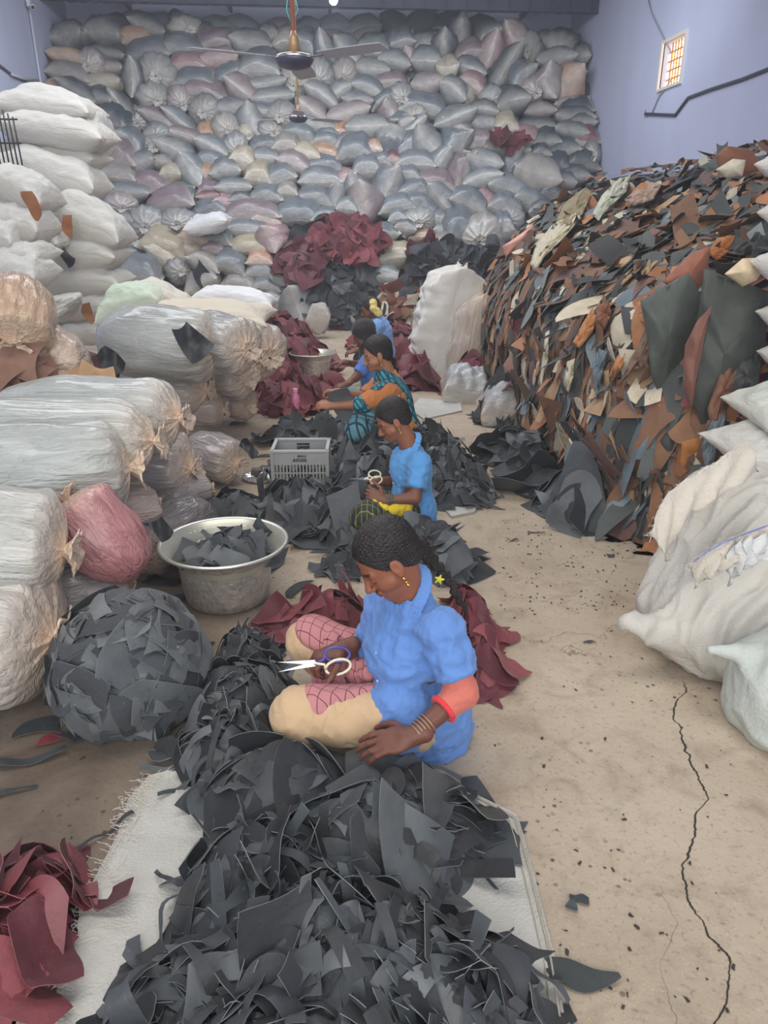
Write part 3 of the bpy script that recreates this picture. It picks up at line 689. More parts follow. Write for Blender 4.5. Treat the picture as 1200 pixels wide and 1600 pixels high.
def core(name, hf, bounds, col, label, step=.035, sink=.035):
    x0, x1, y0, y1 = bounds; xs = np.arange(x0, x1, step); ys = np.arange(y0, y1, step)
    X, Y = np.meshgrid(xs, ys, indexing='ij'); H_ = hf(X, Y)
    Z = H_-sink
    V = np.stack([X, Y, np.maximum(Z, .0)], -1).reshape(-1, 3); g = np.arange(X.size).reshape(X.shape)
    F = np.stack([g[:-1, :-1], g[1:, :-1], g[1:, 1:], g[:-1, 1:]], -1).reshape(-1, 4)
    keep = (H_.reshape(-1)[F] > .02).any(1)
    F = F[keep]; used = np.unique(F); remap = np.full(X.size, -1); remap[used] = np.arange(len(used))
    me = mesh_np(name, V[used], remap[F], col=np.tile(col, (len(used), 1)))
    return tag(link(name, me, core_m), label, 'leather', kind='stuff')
BK = [(68, 71, 74), (58, 61, 65), (50, 52, 55), (80, 84, 87), (98, 102, 104), (58, 59, 61), (46, 47, 50), (74, 79, 82)]
MR = [(118, 56, 62), (128, 64, 70), (100, 46, 54), (136, 72, 76), (90, 42, 48), (112, 58, 64)]
black_items, stuff_black = [], []
QUOTA = {}
def pile(tagname, where, mounds, count, size, kinds, pal, indiv, curl=1., fold=1., seed=0, grain=.4, name='black_scrap', group='', kindword='', cat='leather scrap', dens_top=True, edge=(120, 126, 128), hs=None, vs=None, out=None, core_col=None, thick=.0018):
    r = np.random.RandomState(seed); hf = mound_hf(mounds)
    ar = np.array([m[2]*m[3] for m in mounds]); pr = ar/ar.sum()
    recs = []
    for i in range(count):
        m = mounds[r.choice(len(mounds), p=pr)]
        rr = math.sqrt(r.rand())*.98; th = r.rand()*2*PI
        u, v = rr*math.cos(th)*m[2], rr*math.sin(th)*m[3]; c, s = math.cos(m[5]), math.sin(m[5])
        x, y = m[0]+u*c-v*s, m[1]+u*s+v*c
        e = .02; h = hf(np.array([x, x+e, x]), np.array([y, y, y+e]))
        n = np.array([-(h[1]-h[0])/e*.45, -(h[2]-h[0])/e*.45, 1.]); n += r.randn(3)*.17*curl; n /= np.linalg.norm(n)
        t = np.cross(n, r.randn(3)); t /= np.linalg.norm(t)
        k = r.choice(len(kinds), p=[q[1] for q in kinds]); kd = kinds[k][0]
        S = size*r.uniform(.6, 1.35)
        L_, W_ = {'strip': (S*1.9, S*.16*r.uniform(.5, 1.9)), 'tongue': (S*1.35, S*.5), 'patch': (S, S*r.uniform(.55, .95))}[kd]
        lift = r.uniform(0, .035)*size/.16
        recs.append(((x, y, h[0]+.006), t, n, L_, W_, kd, lift, r.randint(1 << 30)))
    # the pieces that show largest from the aisle become things, the rest is one mass
    def score(q):
        x, y, d = proj(q[0]); inside = (-20 < x < 1220) and (-20 < y < 1620)
        P = Vector(q[0]); n = Vector(q[2]); v = (Vector((0, 0, CAMH))-P).normalized()
        return (q[3]*q[4]/d**2*max(.15, n.dot(v))*(1+14*q[6]*(.16/size))) if inside else 0
    recs.sort(key=score, reverse=True)
    xs = [proj(q[0])[0] for q in recs[:indiv]] or [0]; ys = [proj(q[0])[1] for q in recs[:indiv]] or [0]
    x0, x1, y0, y1 = min(xs), max(xs)+1, min(ys), max(ys)+1
    SV, SF, SCc, SM, SFl = [], [], [], [], []; k = 0; nf = 0
    for i, q in enumerate(recs):
        rr = np.random.RandomState(q[7]); ind = i < indiv and score(q) > 0
        col = np.array(srgb(*pal[rr.randint(len(pal))]))*rr.uniform(.85, 1.15)
        d = scrap(rr, q[0], q[1], q[2], q[3], q[4], q[5], col, srgb(*edge), curl, fold, rr.uniform(-.15, .22), thick, hf, lift=q[6]+(.012 if ind else 0))
        gr = rr.rand() < grain
        if ind:
            h, v = zone(*proj(q[0])[:2], x0, x1, y0, y1, hs or ['left', 'centre', 'right'], vs or ['far', 'near'])
            sh = {'strip': 'strip', 'tongue': 'pointed piece', 'patch': 'piece'}[q[5]]
            szw = 'broad ' if q[5] == 'patch' and q[4]*q[3] > size*size*.85 else ('small ' if q[5] == 'patch' and q[3]*q[4] < size*size*.45 else '')
            put_scrap(name, d, leather_grain if gr else leather, out if out is not None else black_items, '%s%s%s %s, %s %s' % (szw, 'glossy ' if gr else '', kindword+' '+sh, where, v, h), cat, group)
        else:
            SV.append(d[0]); SF.append(d[1]+k); SCc.append(d[2]); k += len(d[0]); SM += [1 if gr else 0]*len(d[1])
            fl = np.zeros(len(d[1]), bool); fl[d[3]:] = True; SFl.append(fl)
    if SV:
        me = mesh_np(tagname, np.vstack(SV), np.vstack(SF), col=np.vstack(SCc), flat=np.concatenate(SFl), midx=SM)
        me.materials.append(leather); me.materials.append(leather_grain)
        tag(link(tagname, me), 'tangled mass of the rest of the %s %s' % (kindword+' offcuts', where), 'leather', kind='stuff')
    bx = (min(m[0]-max(m[2:4]) for m in mounds)-.05, max(m[0]+max(m[2:4]) for m in mounds)+.05, min(m[1]-max(m[2:4]) for m in mounds)-.05, max(m[1]+max(m[2:4]) for m in mounds)+.05)
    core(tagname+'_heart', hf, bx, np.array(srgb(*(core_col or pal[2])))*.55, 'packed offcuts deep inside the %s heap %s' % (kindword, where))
    return hf
GB = 'black leather offcuts of the '
front = [wpos(520,1500,.10,.34,.27,.17,0), wpos(420,1380,.08,.24,.22,.15,0), wpos(720,1560,.04,.22,.17,.09,0), wpos(330,1570,.06,.24,.16,.11,0), wpos(580,1305,.09,.27,.19,.15,0), wpos(655,1290,.06,.18,.17,.10,0),
         wpos(430,1235,.07,.22,.16,.12,0), (-.12, .98, .42, .2, .14, 0)]
pile('back_of_front_pile', 'before her knee', front[4:7], 200, .185, [('patch', .85), ('strip', .12), ('tongue', .03)], BK, 40, curl=.45, fold=.75, seed=2, group=GB+'nearest pile, far half', kindword='black leather')
pile('front_pile', 'on nearest pile', front[:4]+front[7:], 640, .14, [('patch', .42), ('strip', .48), ('tongue', .10)], BK, 64, curl=1.2, fold=1.2, seed=3, group=GB+'nearest pile', kindword='black leather',
     hs=['left', 'centre left', 'centre', 'centre right', 'right'], vs=['far', 'middle', 'near'])
left_arm = [wpos(375,1090,.08,.15,.28,.14,-20), wpos(350,1165,.07,.17,.17,.12,0), wpos(385,1015,.08,.12,.15,.11,0)]
pile('side_pile', 'between bundle and woman', left_arm, 190, .115, [('patch', .45), ('strip', .35), ('tongue', .2)], BK, 20, curl=1.5, fold=1.5, seed=4, group=GB+'small pile beside the woman', kindword='black leather')
mid = [wpos(470,792,.08,.30,.24,.15,5), wpos(365,805,.05,.24,.20,.11,8), wpos(545,815,.08,.18,.24,.16,0)]
pile('middle_pile', 'behind the basin', mid, 260, .19, [('patch', .65), ('strip', .1), ('tongue', .25)], BK, 30, curl=1.0, fold=1.1, seed=5, group=GB+'pile behind the basin', kindword='black leather')
md2 = [wpos(592,705,.1,.30,.40,.22,0), wpos(580,745,.08,.24,.30,.17,0)]
pile('crate_pile', 'beside the crate', md2, 240, .19, [('patch', .5), ('strip', .2), ('tongue', .3)], BK, 20, curl=1.1, fold=1.2, seed=6, group=GB+'pile beside the crate', kindword='black leather')
rt = [wpos(695,732,.1,.26,.44,.21,0), wpos(710,768,.05,.22,.2,.10,0), wpos(670,700,.1,.22,.35,.20,0)]
pile('right_pile', 'behind the girl', rt, 340, .15, [('patch', .55), ('strip', .2), ('tongue', .25)], BK, 24, curl=1.1, fold=1.2, seed=7, group=GB+'pile behind the girl', kindword='black leather')
bt = [wpos(692,868,.04,.15,.22,.10,0), wpos(650,850,.05,.14,.22,.11,0)]
pile('flat_pile', 'behind nearest woman', bt, 60, .21, [('patch', .9), ('tongue', .1)], BK, 16, curl=.5, fold=.9, seed=8, group=GB+'flat pile behind the nearest woman', kindword='black leather')
bt2 = [wpos(535,885,.02,.09,.12,.05,0)]
pile('little_pile', 'left of her face', bt2, 36, .11, [('patch', .7), ('tongue', .3)], BK, 8, curl=.9, fold=1.2, seed=9, group=GB+'little pile by her face', kindword='black leather')
far1 = [wpos(458,682,.03,.20,.20,.08,0), wpos(515,674,.05,.2,.22,.11,0)]
pile('far_pile', 'before pink bottle', far1, 100, .18, [('patch', .6), ('tongue', .4)], BK, 14, curl=1., fold=1.2, seed=10, group=GB+'pile by the pink bottle', kindword='black leather')
# big dark pieces at the foot of the heap on the right
hb = [wpos(905,778,.09,.20,.24,.20,0), wpos(850,762,.03,.14,.16,.07,0)]
pile('fallen_pile', 'at the foot of the heap', hb, 34, .28, [('patch', 1.)], BK, 10, curl=1.2, fold=1.3, seed=11, group=GB+'heap foot', kindword='black leather')
hb = [wpos(812,710,.04,.22,.34,.10,0)]
pile('fallen_scraps', 'below the open bag', hb, 36, .27, [('patch', .9), ('strip', .1)], BK, 9, curl=1., fold=1.2, seed=12, group=GB+'floor below the open bag', kindword='black leather')
# round black bundle
r = np.random.RandomState(21); bc = atZ(205, 1045, .17); BR = (.25, .25, .255)
SV, SF, SCc = [], [], []; k = 0
th = np.linspace(0, PI, 20); V = []; F = []
mb = MB()
for i in range(20):
    for j in range(36):
        a = j*2*PI/36; q = (math.sin(th[i])*math.cos(a), math.sin(th[i])*math.sin(a), math.cos(th[i])); V.append([bc[k_]+q[k_]*BR[k_]*.93 for k_ in range(3)])
F = np.array([(i*36+j, (i+1)*36+j, (i+1)*36+(j+1) % 36, i*36+(j+1) % 36) for i in range(19) for j in range(36)])
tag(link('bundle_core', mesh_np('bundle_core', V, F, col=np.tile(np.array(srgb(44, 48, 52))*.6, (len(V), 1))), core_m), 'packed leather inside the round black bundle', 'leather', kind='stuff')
bund = []
for i in range(170):
    d = r.randn(3); d[2] = abs(d[2])*1.0-.35; d /= np.linalg.norm(d)
    if d[1] > .75: continue
    n = d/np.array(BR); n /= np.linalg.norm(n); P = np.array(bc)+d*np.array(BR)*r.uniform(.96, 1.10)
    t = np.cross(n, r.randn(3)); t /= np.linalg.norm(t); bund.append((P, t, n, r.uniform(.14, .36)*(1 if r.rand() < .75 else .6), r.randint(1 << 30)))
bund.sort(key=lambda q: -(q[3]*max(0, -q[2][1]+q[2][2]*.8+.25*abs(q[2][0]))))
def bend(V, c, R_):                            # wrap a flat piece round the bundle
    d = (V-np.array(c))/np.array(R_); L_ = np.linalg.norm(d, axis=1, keepdims=True)
    tgt = 1.0+np.clip(L_-1, -.1, .40)*.42+.05*vnoise(d, 4, 1.4)[:, None]
    return np.array(c)+d/L_*tgt*np.array(R_)
for i, (P, t, n, S, sd) in enumerate(bund):
    rr = np.random.RandomState(sd); col = np.array(srgb(*[(94, 98, 100), (80, 84, 87), (68, 71, 75), (108, 111, 112), (58, 61, 64)][rr.randint(5)]))
    V, F, C, nf = scrap(rr, P, t, n, S, S*rr.uniform(.5, .9), 'patch', col, srgb(120, 126, 128), .35, .7, rr.uniform(-.12, .25), .0018)
    V = bend(V, bc, BR)
    V[:, 2] = np.maximum(V[:, 2], .004)
    if i < 26:
        x, y, _ = proj(P); h, v = zone(x, y, 85, 325, 890, 1170, ['left side', 'middle', 'right side'], ['upper', 'central', 'lower'])
        put_scrap('black_scrap', (V, F, C, nf), leather, black_items, '%s grey-black leather piece on %s %s of round bundle' % ('broad' if S > .19 else 'small', v, h), 'leather scrap', GB+'round bundle')
    else: SV.append(V); SF.append(F+k); SCc.append(C); k += len(V)
tag(link('bundle_scraps', mesh_np('bundle_scraps', np.vstack(SV), np.vstack(SF), col=np.vstack(SCc)), leather), 'remaining offcuts pressed together on the round black bundle', 'leather', kind='stuff')
# maroon leather
mar_items = []
GM = 'maroon leather offcuts '
def mpile(nm, where, mounds, cnt, size, ind, seed, **kw):
    return pile(nm, where, mounds, cnt, size, [('patch', .7), ('tongue', .3)], MR, ind, curl=kw.get('curl', 1.2), fold=kw.get('fold', 1.3), seed=seed, grain=.3, name='maroon_scrap', group=GM+where, kindword='maroon leather', edge=(150, 90, 90), out=mar_items, core_col=(80, 30, 38))
mpile('maroon_corner', 'in near left corner', [wpos(50,1410,.06,.12,.18,.11,20), wpos(-10,1490,.05,.14,.16,.10,0)], 60, .15, 22, 31)
mpile('maroon_behind', 'behind her back', [wpos(752,1020,.05,.085,.20,.10,0), wpos(735,965,.06,.09,.20,.11,0)], 60, .155, 18, 32, curl=.8, fold=1.)
mpile('maroon_lap', 'in front of her far knee', [wpos(515,962,.05,.16,.12,.10,0), wpos(470,975,.03,.12,.07,.05,0)], 40, .18, 12, 33, curl=.9)
mpile('maroon_far', 'beyond pink bottle', [wpos(450,626,.06,.30,.40,.16,0), wpos(500,612,.05,.28,.3,.08,0), wpos(430,592,.1,.3,.6,.18,0)], 240, .24, 26, 34)
mpile('maroon_slope', 'left of far basin', [wpos(440,535,.25,.5,1.1,.40,0), wpos(395,500,.45,.5,.8,.6,0), wpos(455,555,.15,.5,.8,.3,0)], 260, .30, 30, 35)
mpile('maroon_right', 'behind seated women', [wpos(640,575,.1,.35,.8,.22,0), wpos(620,530,.1,.7,.5,.2,0)], 170, .30, 12, 36)
pile('bag_contents', 'spilling from open grey bag', [(atY(795,607,6.3).x, 6.35, .22, .2, atY(795,604,6.3).z, 0)], 40, .26, [('patch', 1.)], BK, 6, curl=1., fold=1.2, seed=13, group=GB+'open grey bag', kindword='black leather')
mpile('maroon_sack', 'on right aisle clear bag', [(atY(742,570,7.3).x, 7.5, .22, .22, atY(742,572,7.3).z, 0)], 34, .2, 6, 37)
# loose leather lying on the lower rear stack
def slope_scraps(nm, label, x0, x1, y0, y1, n, pal, size, name, base, group, ind, seed, items_, dY=-.35):
    r = np.random.RandomState(seed); SV, SF, SCc = [], [], []; k = 0
    for i in range(n):
        a = r.rand()*2*PI; q = math.sqrt(r.rand()); x = (x0+x1)/2+(x1-x0)/2*q*math.cos(a); y = (y0+y1)/2+(y1-y0)/2*q*math.sin(a)
        P = atY(x, y, wallY(x, y)+dY-r.uniform(0, .12)); nn = np.array([r.randn()*.3, -1, .7+r.randn()*.3]); nn /= np.linalg.norm(nn)
        t = np.cross(nn, r.randn(3)); t /= np.linalg.norm(t)
        S = size*r.uniform(.6, 1.4); d = scrap(r, P, t, nn, S, S*r.uniform(.5, .9), 'patch', np.array(srgb(*pal[r.randint(len(pal))])), srgb(120, 110, 110), 1.2, 1.4, 0, .002)
        if i < ind: put_scrap(name, d, leather, items_, base, 'leather scrap', group)
        else: SV.append(d[0]); SF.append(d[1]+k); SCc.append(d[2]); k += len(d[0])
    if SV: tag(link(nm, mesh_np(nm, np.vstack(SV), np.vstack(SF), col=np.vstack(SCc)), leather), label, 'leather', kind='stuff')
slope_scraps('maroon_spill', 'rest of the maroon leather spilled over the lower rear stack', 490, 600, 345, 405, 70, MR, .34, 'maroon_scrap', 'maroon leather piece spilled on the lower rear stack', GM+'on the lower stack', 14, 41, mar_items)
slope_scraps('maroon_drape', 'rest of the maroon leather draped beside the tan bag', 640, 690, 385, 450, 34, MR, .36, 'maroon_scrap', 'maroon leather draped right of the tan bag on the stack', GM+'right of the tan bag', 6, 42, mar_items)
slope_scraps('maroon_ragged', 'rest of the maroon leather left of the hanging bag', 440, 500, 380, 440, 34, [(116,72,78),(100,52,60)], .36, 'maroon_scrap', 'dusty maroon leather piece hanging on the lower stack', GM+'hanging on the stack', 6, 43, mar_items)
slope_scraps('maroon_high', 'maroon leather bulging from a split bag high on the stack', 765, 840, 205, 225, 14, MR, .26, 'maroon_scrap', 'maroon leather bulging from a split bag high on the stack', GM+'high on the stack', 4, 44, mar_items)
slope_scraps('black_spill', 'rest of the black leather spilled over the lower rear stack', 450, 590, 350, 480, 110, BK, .36, 'black_scrap', 'black leather piece spilled on the lower rear stack', GB+'lower stack', 12, 45, black_items, -.2)
slope_scraps('black_shelf', 'mass of black strips lying behind the tall white sack', 640, 800, 390, 440, 170, BK, .34, 'black_scrap', 'black leather piece behind the tall white sack', GB+'bed behind the tall sack', 12, 46, black_items, -.5)
slope_scraps('cream_spill', 'spill of cream and brown hide pieces behind the far women', 590, 680, 440, 540, 70, [(206,194,170),(120,84,62),(60,62,66),(196,182,160),(110,60,50)], .32, 'hide_scrap', 'cream or brown hide piece behind the farthest woman', 'hide pieces behind the farthest woman', 10, 47, mar_items, -.5)
slope_scraps('dark_foot', 'dark offcuts strewn along the foot of the rear stack', 470, 700, 440, 520, 90, BK+[(90,50,50)], .32, 'black_scrap', '', '', 0, 48, black_items, -.05)
finish_labels(black_items); finish_labels(mar_items)

for i, (x, y, z, S, a, lab) in enumerate([(575,1190,.125,.15,.2,'black leather piece right under her left hand'),(600,1215,.13,.17,1.2,'grey triangular black piece below her left hand'),(520,1195,.10,.16,-.5,'black leather piece left of her left hand'),(640,1210,.12,.16,.8,'black leather piece right of her left hand'),(480,1190,.08,.17,2.,'black leather piece touching her near knee'),(550,1240,.15,.17,.5,'square black piece in front of her hand')]):
    P = atZ(x, y, z); d = scrap(np.random.RandomState(300+i), P, (math.cos(a), math.sin(a), 0), (0, -.25, .97), S, S*.7, 'patch', np.array(srgb(*BK[i % 5])), srgb(120, 126, 128), .3, .6, 0, .002)
    o = put_scrap('black_scrap', d, leather, [], '', 'leather scrap', None); o['label'] = lab
# ================================================================== the heap of hides on the right
def SEC(pts): return [atY(x, y, Y) for x, y, Y in pts]
secs = [SEC([(768,602,7.95),(760,545,7.98),(762,470,8.05),(795,392,8.3),(850,332,8.8),(905,292,9.3),(962,268,9.9),(1030,262,10.6)]),
        SEC([(815,665,6.2),(815,585,6.25),(822,500,6.35),(850,425,6.6),(900,365,7.1),(960,315,7.7),(1040,268,8.4),(1110,250,9.2)]),
        SEC([(878,728,4.95),(888,640,4.98),(900,540,5.08),(940,455,5.3),(1000,380,5.8),(1070,310,6.4),(1130,248,7.0),(1230,225,7.8)]),
        SEC([(945,795,4.15),(960,690,4.18),(985,580,4.25),(1025,480,4.4),(1085,395,4.8),(1150,320,5.3),(1200,262,5.8),(1300,240,6.6)]),
        SEC([(1015,850,3.62),(1050,740,3.62),(1095,620,3.68),(1145,520,3.85),(1200,430,4.15),(1260,350,4.5),(1310,290,5.0),(1420,260,5.6)]),
        SEC([(1130,905,3.25),(1190,780,3.3),(1240,660,3.4),(1290,560,3.6),(1350,470,3.9),(1420,380,4.2),(1500,320,4.6),(1620,290,5.0)])]
def cr(P, t):                                  # Catmull-Rom through a list
    n = len(P)-1; t = min(max(t, 0), n-1e-6); i = int(t); f = t-i
    a, b_, c, d = P[max(i-1, 0)], P[i], P[i+1], P[min(i+2, n)]
    return .5*((2*b_)+(c-a)*f+(2*a-5*b_+4*c-d)*f*f+(3*b_-a-3*c+d)*f*f*f)
SECN = [[np.array(p) for p in s] for s in secs]
def HS_(a, b_):                                # a: 0 far end .. 5 near end, b: 0 foot .. 7 back edge
    return cr([cr(s, b_) for s in SECN], a)
def HN(a, b_):
    e = .04; p = HS_(a, b_); da = HS_(a+e, b_)-HS_(a-e, b_); db = HS_(a, b_+e)-HS_(a, b_-e)
    n = np.cross(db, da); n /= np.linalg.norm(n)
    if n[0] > 0 and n[2] < 0 or n.dot(np.array([-.6, -.4, .7])) < 0: n = -n
    return p, n, db/np.linalg.norm(db)
na, nb_ = 41, 45
V = []
for i in range(na):
    for j in range(nb_):
        p, n, _ = HN(i*5/(na-1), j*7/(nb_-1)); V.append(p-n*.07)
V = np.array(V); V[:, 2] = np.maximum(V[:, 2], -.01)
g = np.arange(na*nb_).reshape(na, nb_)
F = np.stack([g[:-1, :-1], g[1:, :-1], g[1:, 1:], g[:-1, 1:]], -1).reshape(-1, 4)
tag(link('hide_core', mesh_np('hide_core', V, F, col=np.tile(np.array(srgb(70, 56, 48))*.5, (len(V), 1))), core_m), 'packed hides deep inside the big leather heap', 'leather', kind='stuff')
HC = {'brown': [(134, 98, 74), (118, 86, 66), (146, 108, 80), (106, 78, 62)], 'orange': [(168, 114, 74), (182, 128, 88), (154, 102, 64)],
      'dark': [(74, 78, 76), (62, 66, 66), (84, 90, 86), (54, 56, 56), (90, 96, 92)], 'tan': [(196, 160, 120), (180, 148, 112)],
      'cream': [(214, 202, 176), (202, 194, 170)], 'bluish': [(118, 132, 138), (104, 118, 126), (132, 142, 142)], 'maroon': [(120, 62, 66)], 'dusky': [(132, 96, 84), (118, 88, 80)]}
names = list(HC); wts = np.array([.26, .10, .34, .06, .07, .09, .015, .065]); wts /= wts.sum()
r = np.random.RandomState(77); recs = []
for i in range(3600):
    a = 5*r.rand()**.85; b_ = r.choice(70)/10.0+r.rand()*.1
    b_ = (7*r.rand()) if r.rand() < .35 else 4.6*r.rand()
    big_ = a/5
    S = r.uniform(.13, .27) if r.rand() < .8 else r.uniform(.26, .42)
    recs.append([a, b_, S, r.randint(1 << 30), r.choice(len(names), p=wts)])
hide_items = []
def hide_rec(q, lift0=0):
    a, b_, S, sd, ci = q; rr = np.random.RandomState(sd); p, n, up_ = HN(a, b_)
    face = min(1, max(0, (4.2-b_)/2.0)); t = -up_
    side = np.cross(n, t)
    sp = .16+.28*(1-face); ang = rr.randn()*sp+(0.35 if b_ > 3 else 0)
    t = t*math.cos(ang)+side*math.sin(ang)
    lift = rr.uniform(-.01, .07)+lift0
    kd = 'tongue' if rr.rand() < .45+.2*face else 'patch'
    if b_ > 4.6: S *= .72; lift *= .4
    L_, W_ = (S*1.7, S*.46) if kd == 'tongue' else (S*1.3, S*rr.uniform(.42, .7))
    tl = rr.uniform(.0, .17)*(1 if b_ < 4.6 else -.3)                   # the free lower end stands off the heap
    ec = .35; pu, pd = HS_(a, min(b_+ec, 7)), HS_(a, max(b_-ec, 0)); l2 = max(.01, np.dot(pu-pd, pu-pd)/4); k_ = float(np.dot((pu+pd)/2-p, n))/l2
    return p, n, t, L_, W_, kd, tl, lift, rr, max(-2.2, min(.5, k_))
vis = []
for q in recs:
    p, n, t, L_, W_, kd, tl, lift, rr, kc = hide_rec(q)
    x, y, d = proj(p); v = (np.array([0, 0, CAMH])-p); v /= np.linalg.norm(v)
    q.append(L_*W_/d**2*max(.05, n.dot(v))*(1+12*lift) if (-10 < x < 1210 and 200 < y < 900) else 0)
recs.sort(key=lambda q: -q[5])
SV, SF, SCc = [], [], []; k = 0
for i, q in enumerate(recs):
    ind = i < 285
    p, n, t, L_, W_, kd, tl, lift, rr, kc = hide_rec(q[:5], .014 if ind else 0)
    cn = names[q[4]]; col = np.array(srgb(*HC[cn][rr.randint(len(HC[cn]))]))*rr.uniform(.82, 1.15)
    V, F, C, nf = scrap(rr, p, t, n, L_, W_, kd, col, col*1.15, .5, .7, tl*(1 if kc > -1 else .4), .0022, lift=max(lift, 0), sag=(kc, kc*.3))
    V[:, 2] = np.maximum(V[:, 2], .004)
    if ind:
        x, y, _ = proj(p)
        h, v = zone(x, y, 760, 1200, 240, 830, ['far end', 'far half', 'centre', 'near half', 'near end'], ['crest', 'slope', 'upper face', 'lower face', 'foot'])
        sh = ('large ' if L_*W_ > .05 else ('small ' if L_*W_ < .022 else ''))+('%s %s' % (cn, 'pointed hide tip' if kd == 'tongue' else 'hide piece'))
        put_scrap('hide_scrap', (V, F, C, nf), leather, hide_items, '%s on heap %s, %s' % (sh, v, h), 'leather scrap', 'hide pieces of the big heap')
    else: SV.append(V); SF.append(F+k); SCc.append(C); k += len(V)
me = mesh_np('hide_pile', np.vstack(SV), np.vstack(SF), col=np.vstack(SCc))
tag(link('hide_pile', me, leather), 'countless smaller brown, grey and orange hide pieces of the big heap', 'leather', kind='stuff')
# the few really large hides near the front end
def big_hide(pts, Y, col, label, bulge=.05, name='large_hide', sub=14, off=.10):
    """outline in pixels on the heap's face -> a hanging hide with its own thickness"""
    n = len(pts); c = (sum(p[0] for p in pts)/n, sum(p[1] for p in pts)/n)
    out = []
    for i in range(n):
        a, b_ = pts[i], pts[(i+1) % n]
        for k_ in range(6): out.append((a[0]+(b_[0]-a[0])*k_/6, a[1]+(b_[1]-a[1])*k_/6))
    m = len(out); rings = 5; V = []
    for k_ in range(rings+1):
        f = k_/rings
        for (x, y) in out:
            X, Yp = c[0]+(x-c[0])*f, c[1]+(y-c[1])*f
            yy = Y(X, Yp) if callable(Y) else Y
            p = atY(X, Yp, yy-off-bulge*(1-f*f)+.02*math.sin(X*.05+Yp*.03)+.012*math.sin(X*.13-Yp*.08)); V.append(tuple(p))
    V = np.array(V); top = V; bot = V+np.array([.004, .004, 0])
    F = [(k_*m+j, k_*m+(j+1) % m, (k_+1)*m+(j+1) % m, (k_+1)*m+j) for k_ in range(rings) for j in range(m)]
    nn = len(V); F2 = [tuple(q+nn for q in f[::-1]) for f in F]; F3 = [(rings*m+j, rings*m+(j+1) % m, nn+rings*m+(j+1) % m, nn+rings*m+j) for j in range(m)]
    o = link(name, mesh_np(name, np.vstack([top, bot]), F+F2+F3, col=np.tile(srgb(*col), (2*nn, 1))), leather)
    o.data.validate(); return tag(o, label, 'leather scrap', 'largest hides at the near end of the heap')
def heapY(X, Yp):                              # depth of the heap's face behind a pixel
    best = None
    for i in range(0, 51):
        for j in range(0, 29):
            x, y, d, Y_ = HPX[i][j]; q = max((x-X)**2+(y-Yp)**2, 18**2)+Y_*.01
            if best is None or q < best[0]: best = (q, Y_)
    return best[1]
HPX = [[(*proj(HS_(i/10, j/4)), HS_(i/10, j/4)[1]) for j in range(29)] for i in range(51)]
hy = lambda x, y: heapY(x, y)
big_hide([(1100,420),(1200,455),(1195,560),(1150,640),(1105,690),(1075,610),(1090,500)], 3.62, (78, 82, 78), 'huge dark green-grey hide hanging at the near end of the heap')
big_hide([(1000,470),(1075,425),(1100,470),(1080,560),(1040,640),(1018,590),(1010,520)], 3.95, (88, 94, 88), 'dark grey-green hide left of the huge one', off=.14)
big_hide([(1112,478),(1095,560),(1080,640),(1066,610),(1070,540),(1090,500)], 3.50, (128, 86, 74), 'long leaf shaped brown hide hanging over the dark ones')
big_hide([(1132,428),(1160,404),(1190,402),(1198,415),(1182,438),(1160,448),(1150,440)], 3.55, (226, 204, 170), 'pale cream star cornered leather piece on the dark hides')
big_hide([(1035,440),(1080,395),(1110,385),(1105,420),(1090,455),(1060,460)], 4.0, (150, 96, 76), 'reddish brown folded hide above the dark ones', off=.14)
big_hide([(1065,690),(1105,680),(1112,712),(1085,738),(1062,735)], 3.62, (186, 122, 66), 'bright orange-brown hide piece near the foot of the heap')
big_hide([(1030,690),(1058,650),(1085,640),(1060,720),(1050,745),(1030,730)], 3.75, (70, 72, 72), 'black hide corner under the leaf shaped one')
big_hide([(1120,242),(1135,228),(1170,232),(1198,262),(1160,275),(1122,262)], 5.6, (136, 92, 70), 'brown hide draped over the highest point of the heap', off=.0)
big_hide([(1118,265),(1145,248),(1165,250),(1160,275),(1135,278)], 5.3, (210, 200, 176), 'cream hide just under the draped brown top hide', off=.0)
big_hide([(785,385),(810,368),(832,352),(836,360),(812,385),(790,402)], 7.7, (226, 168, 150), 'pale pink leather strip at the far lower edge of the heap', off=.0)
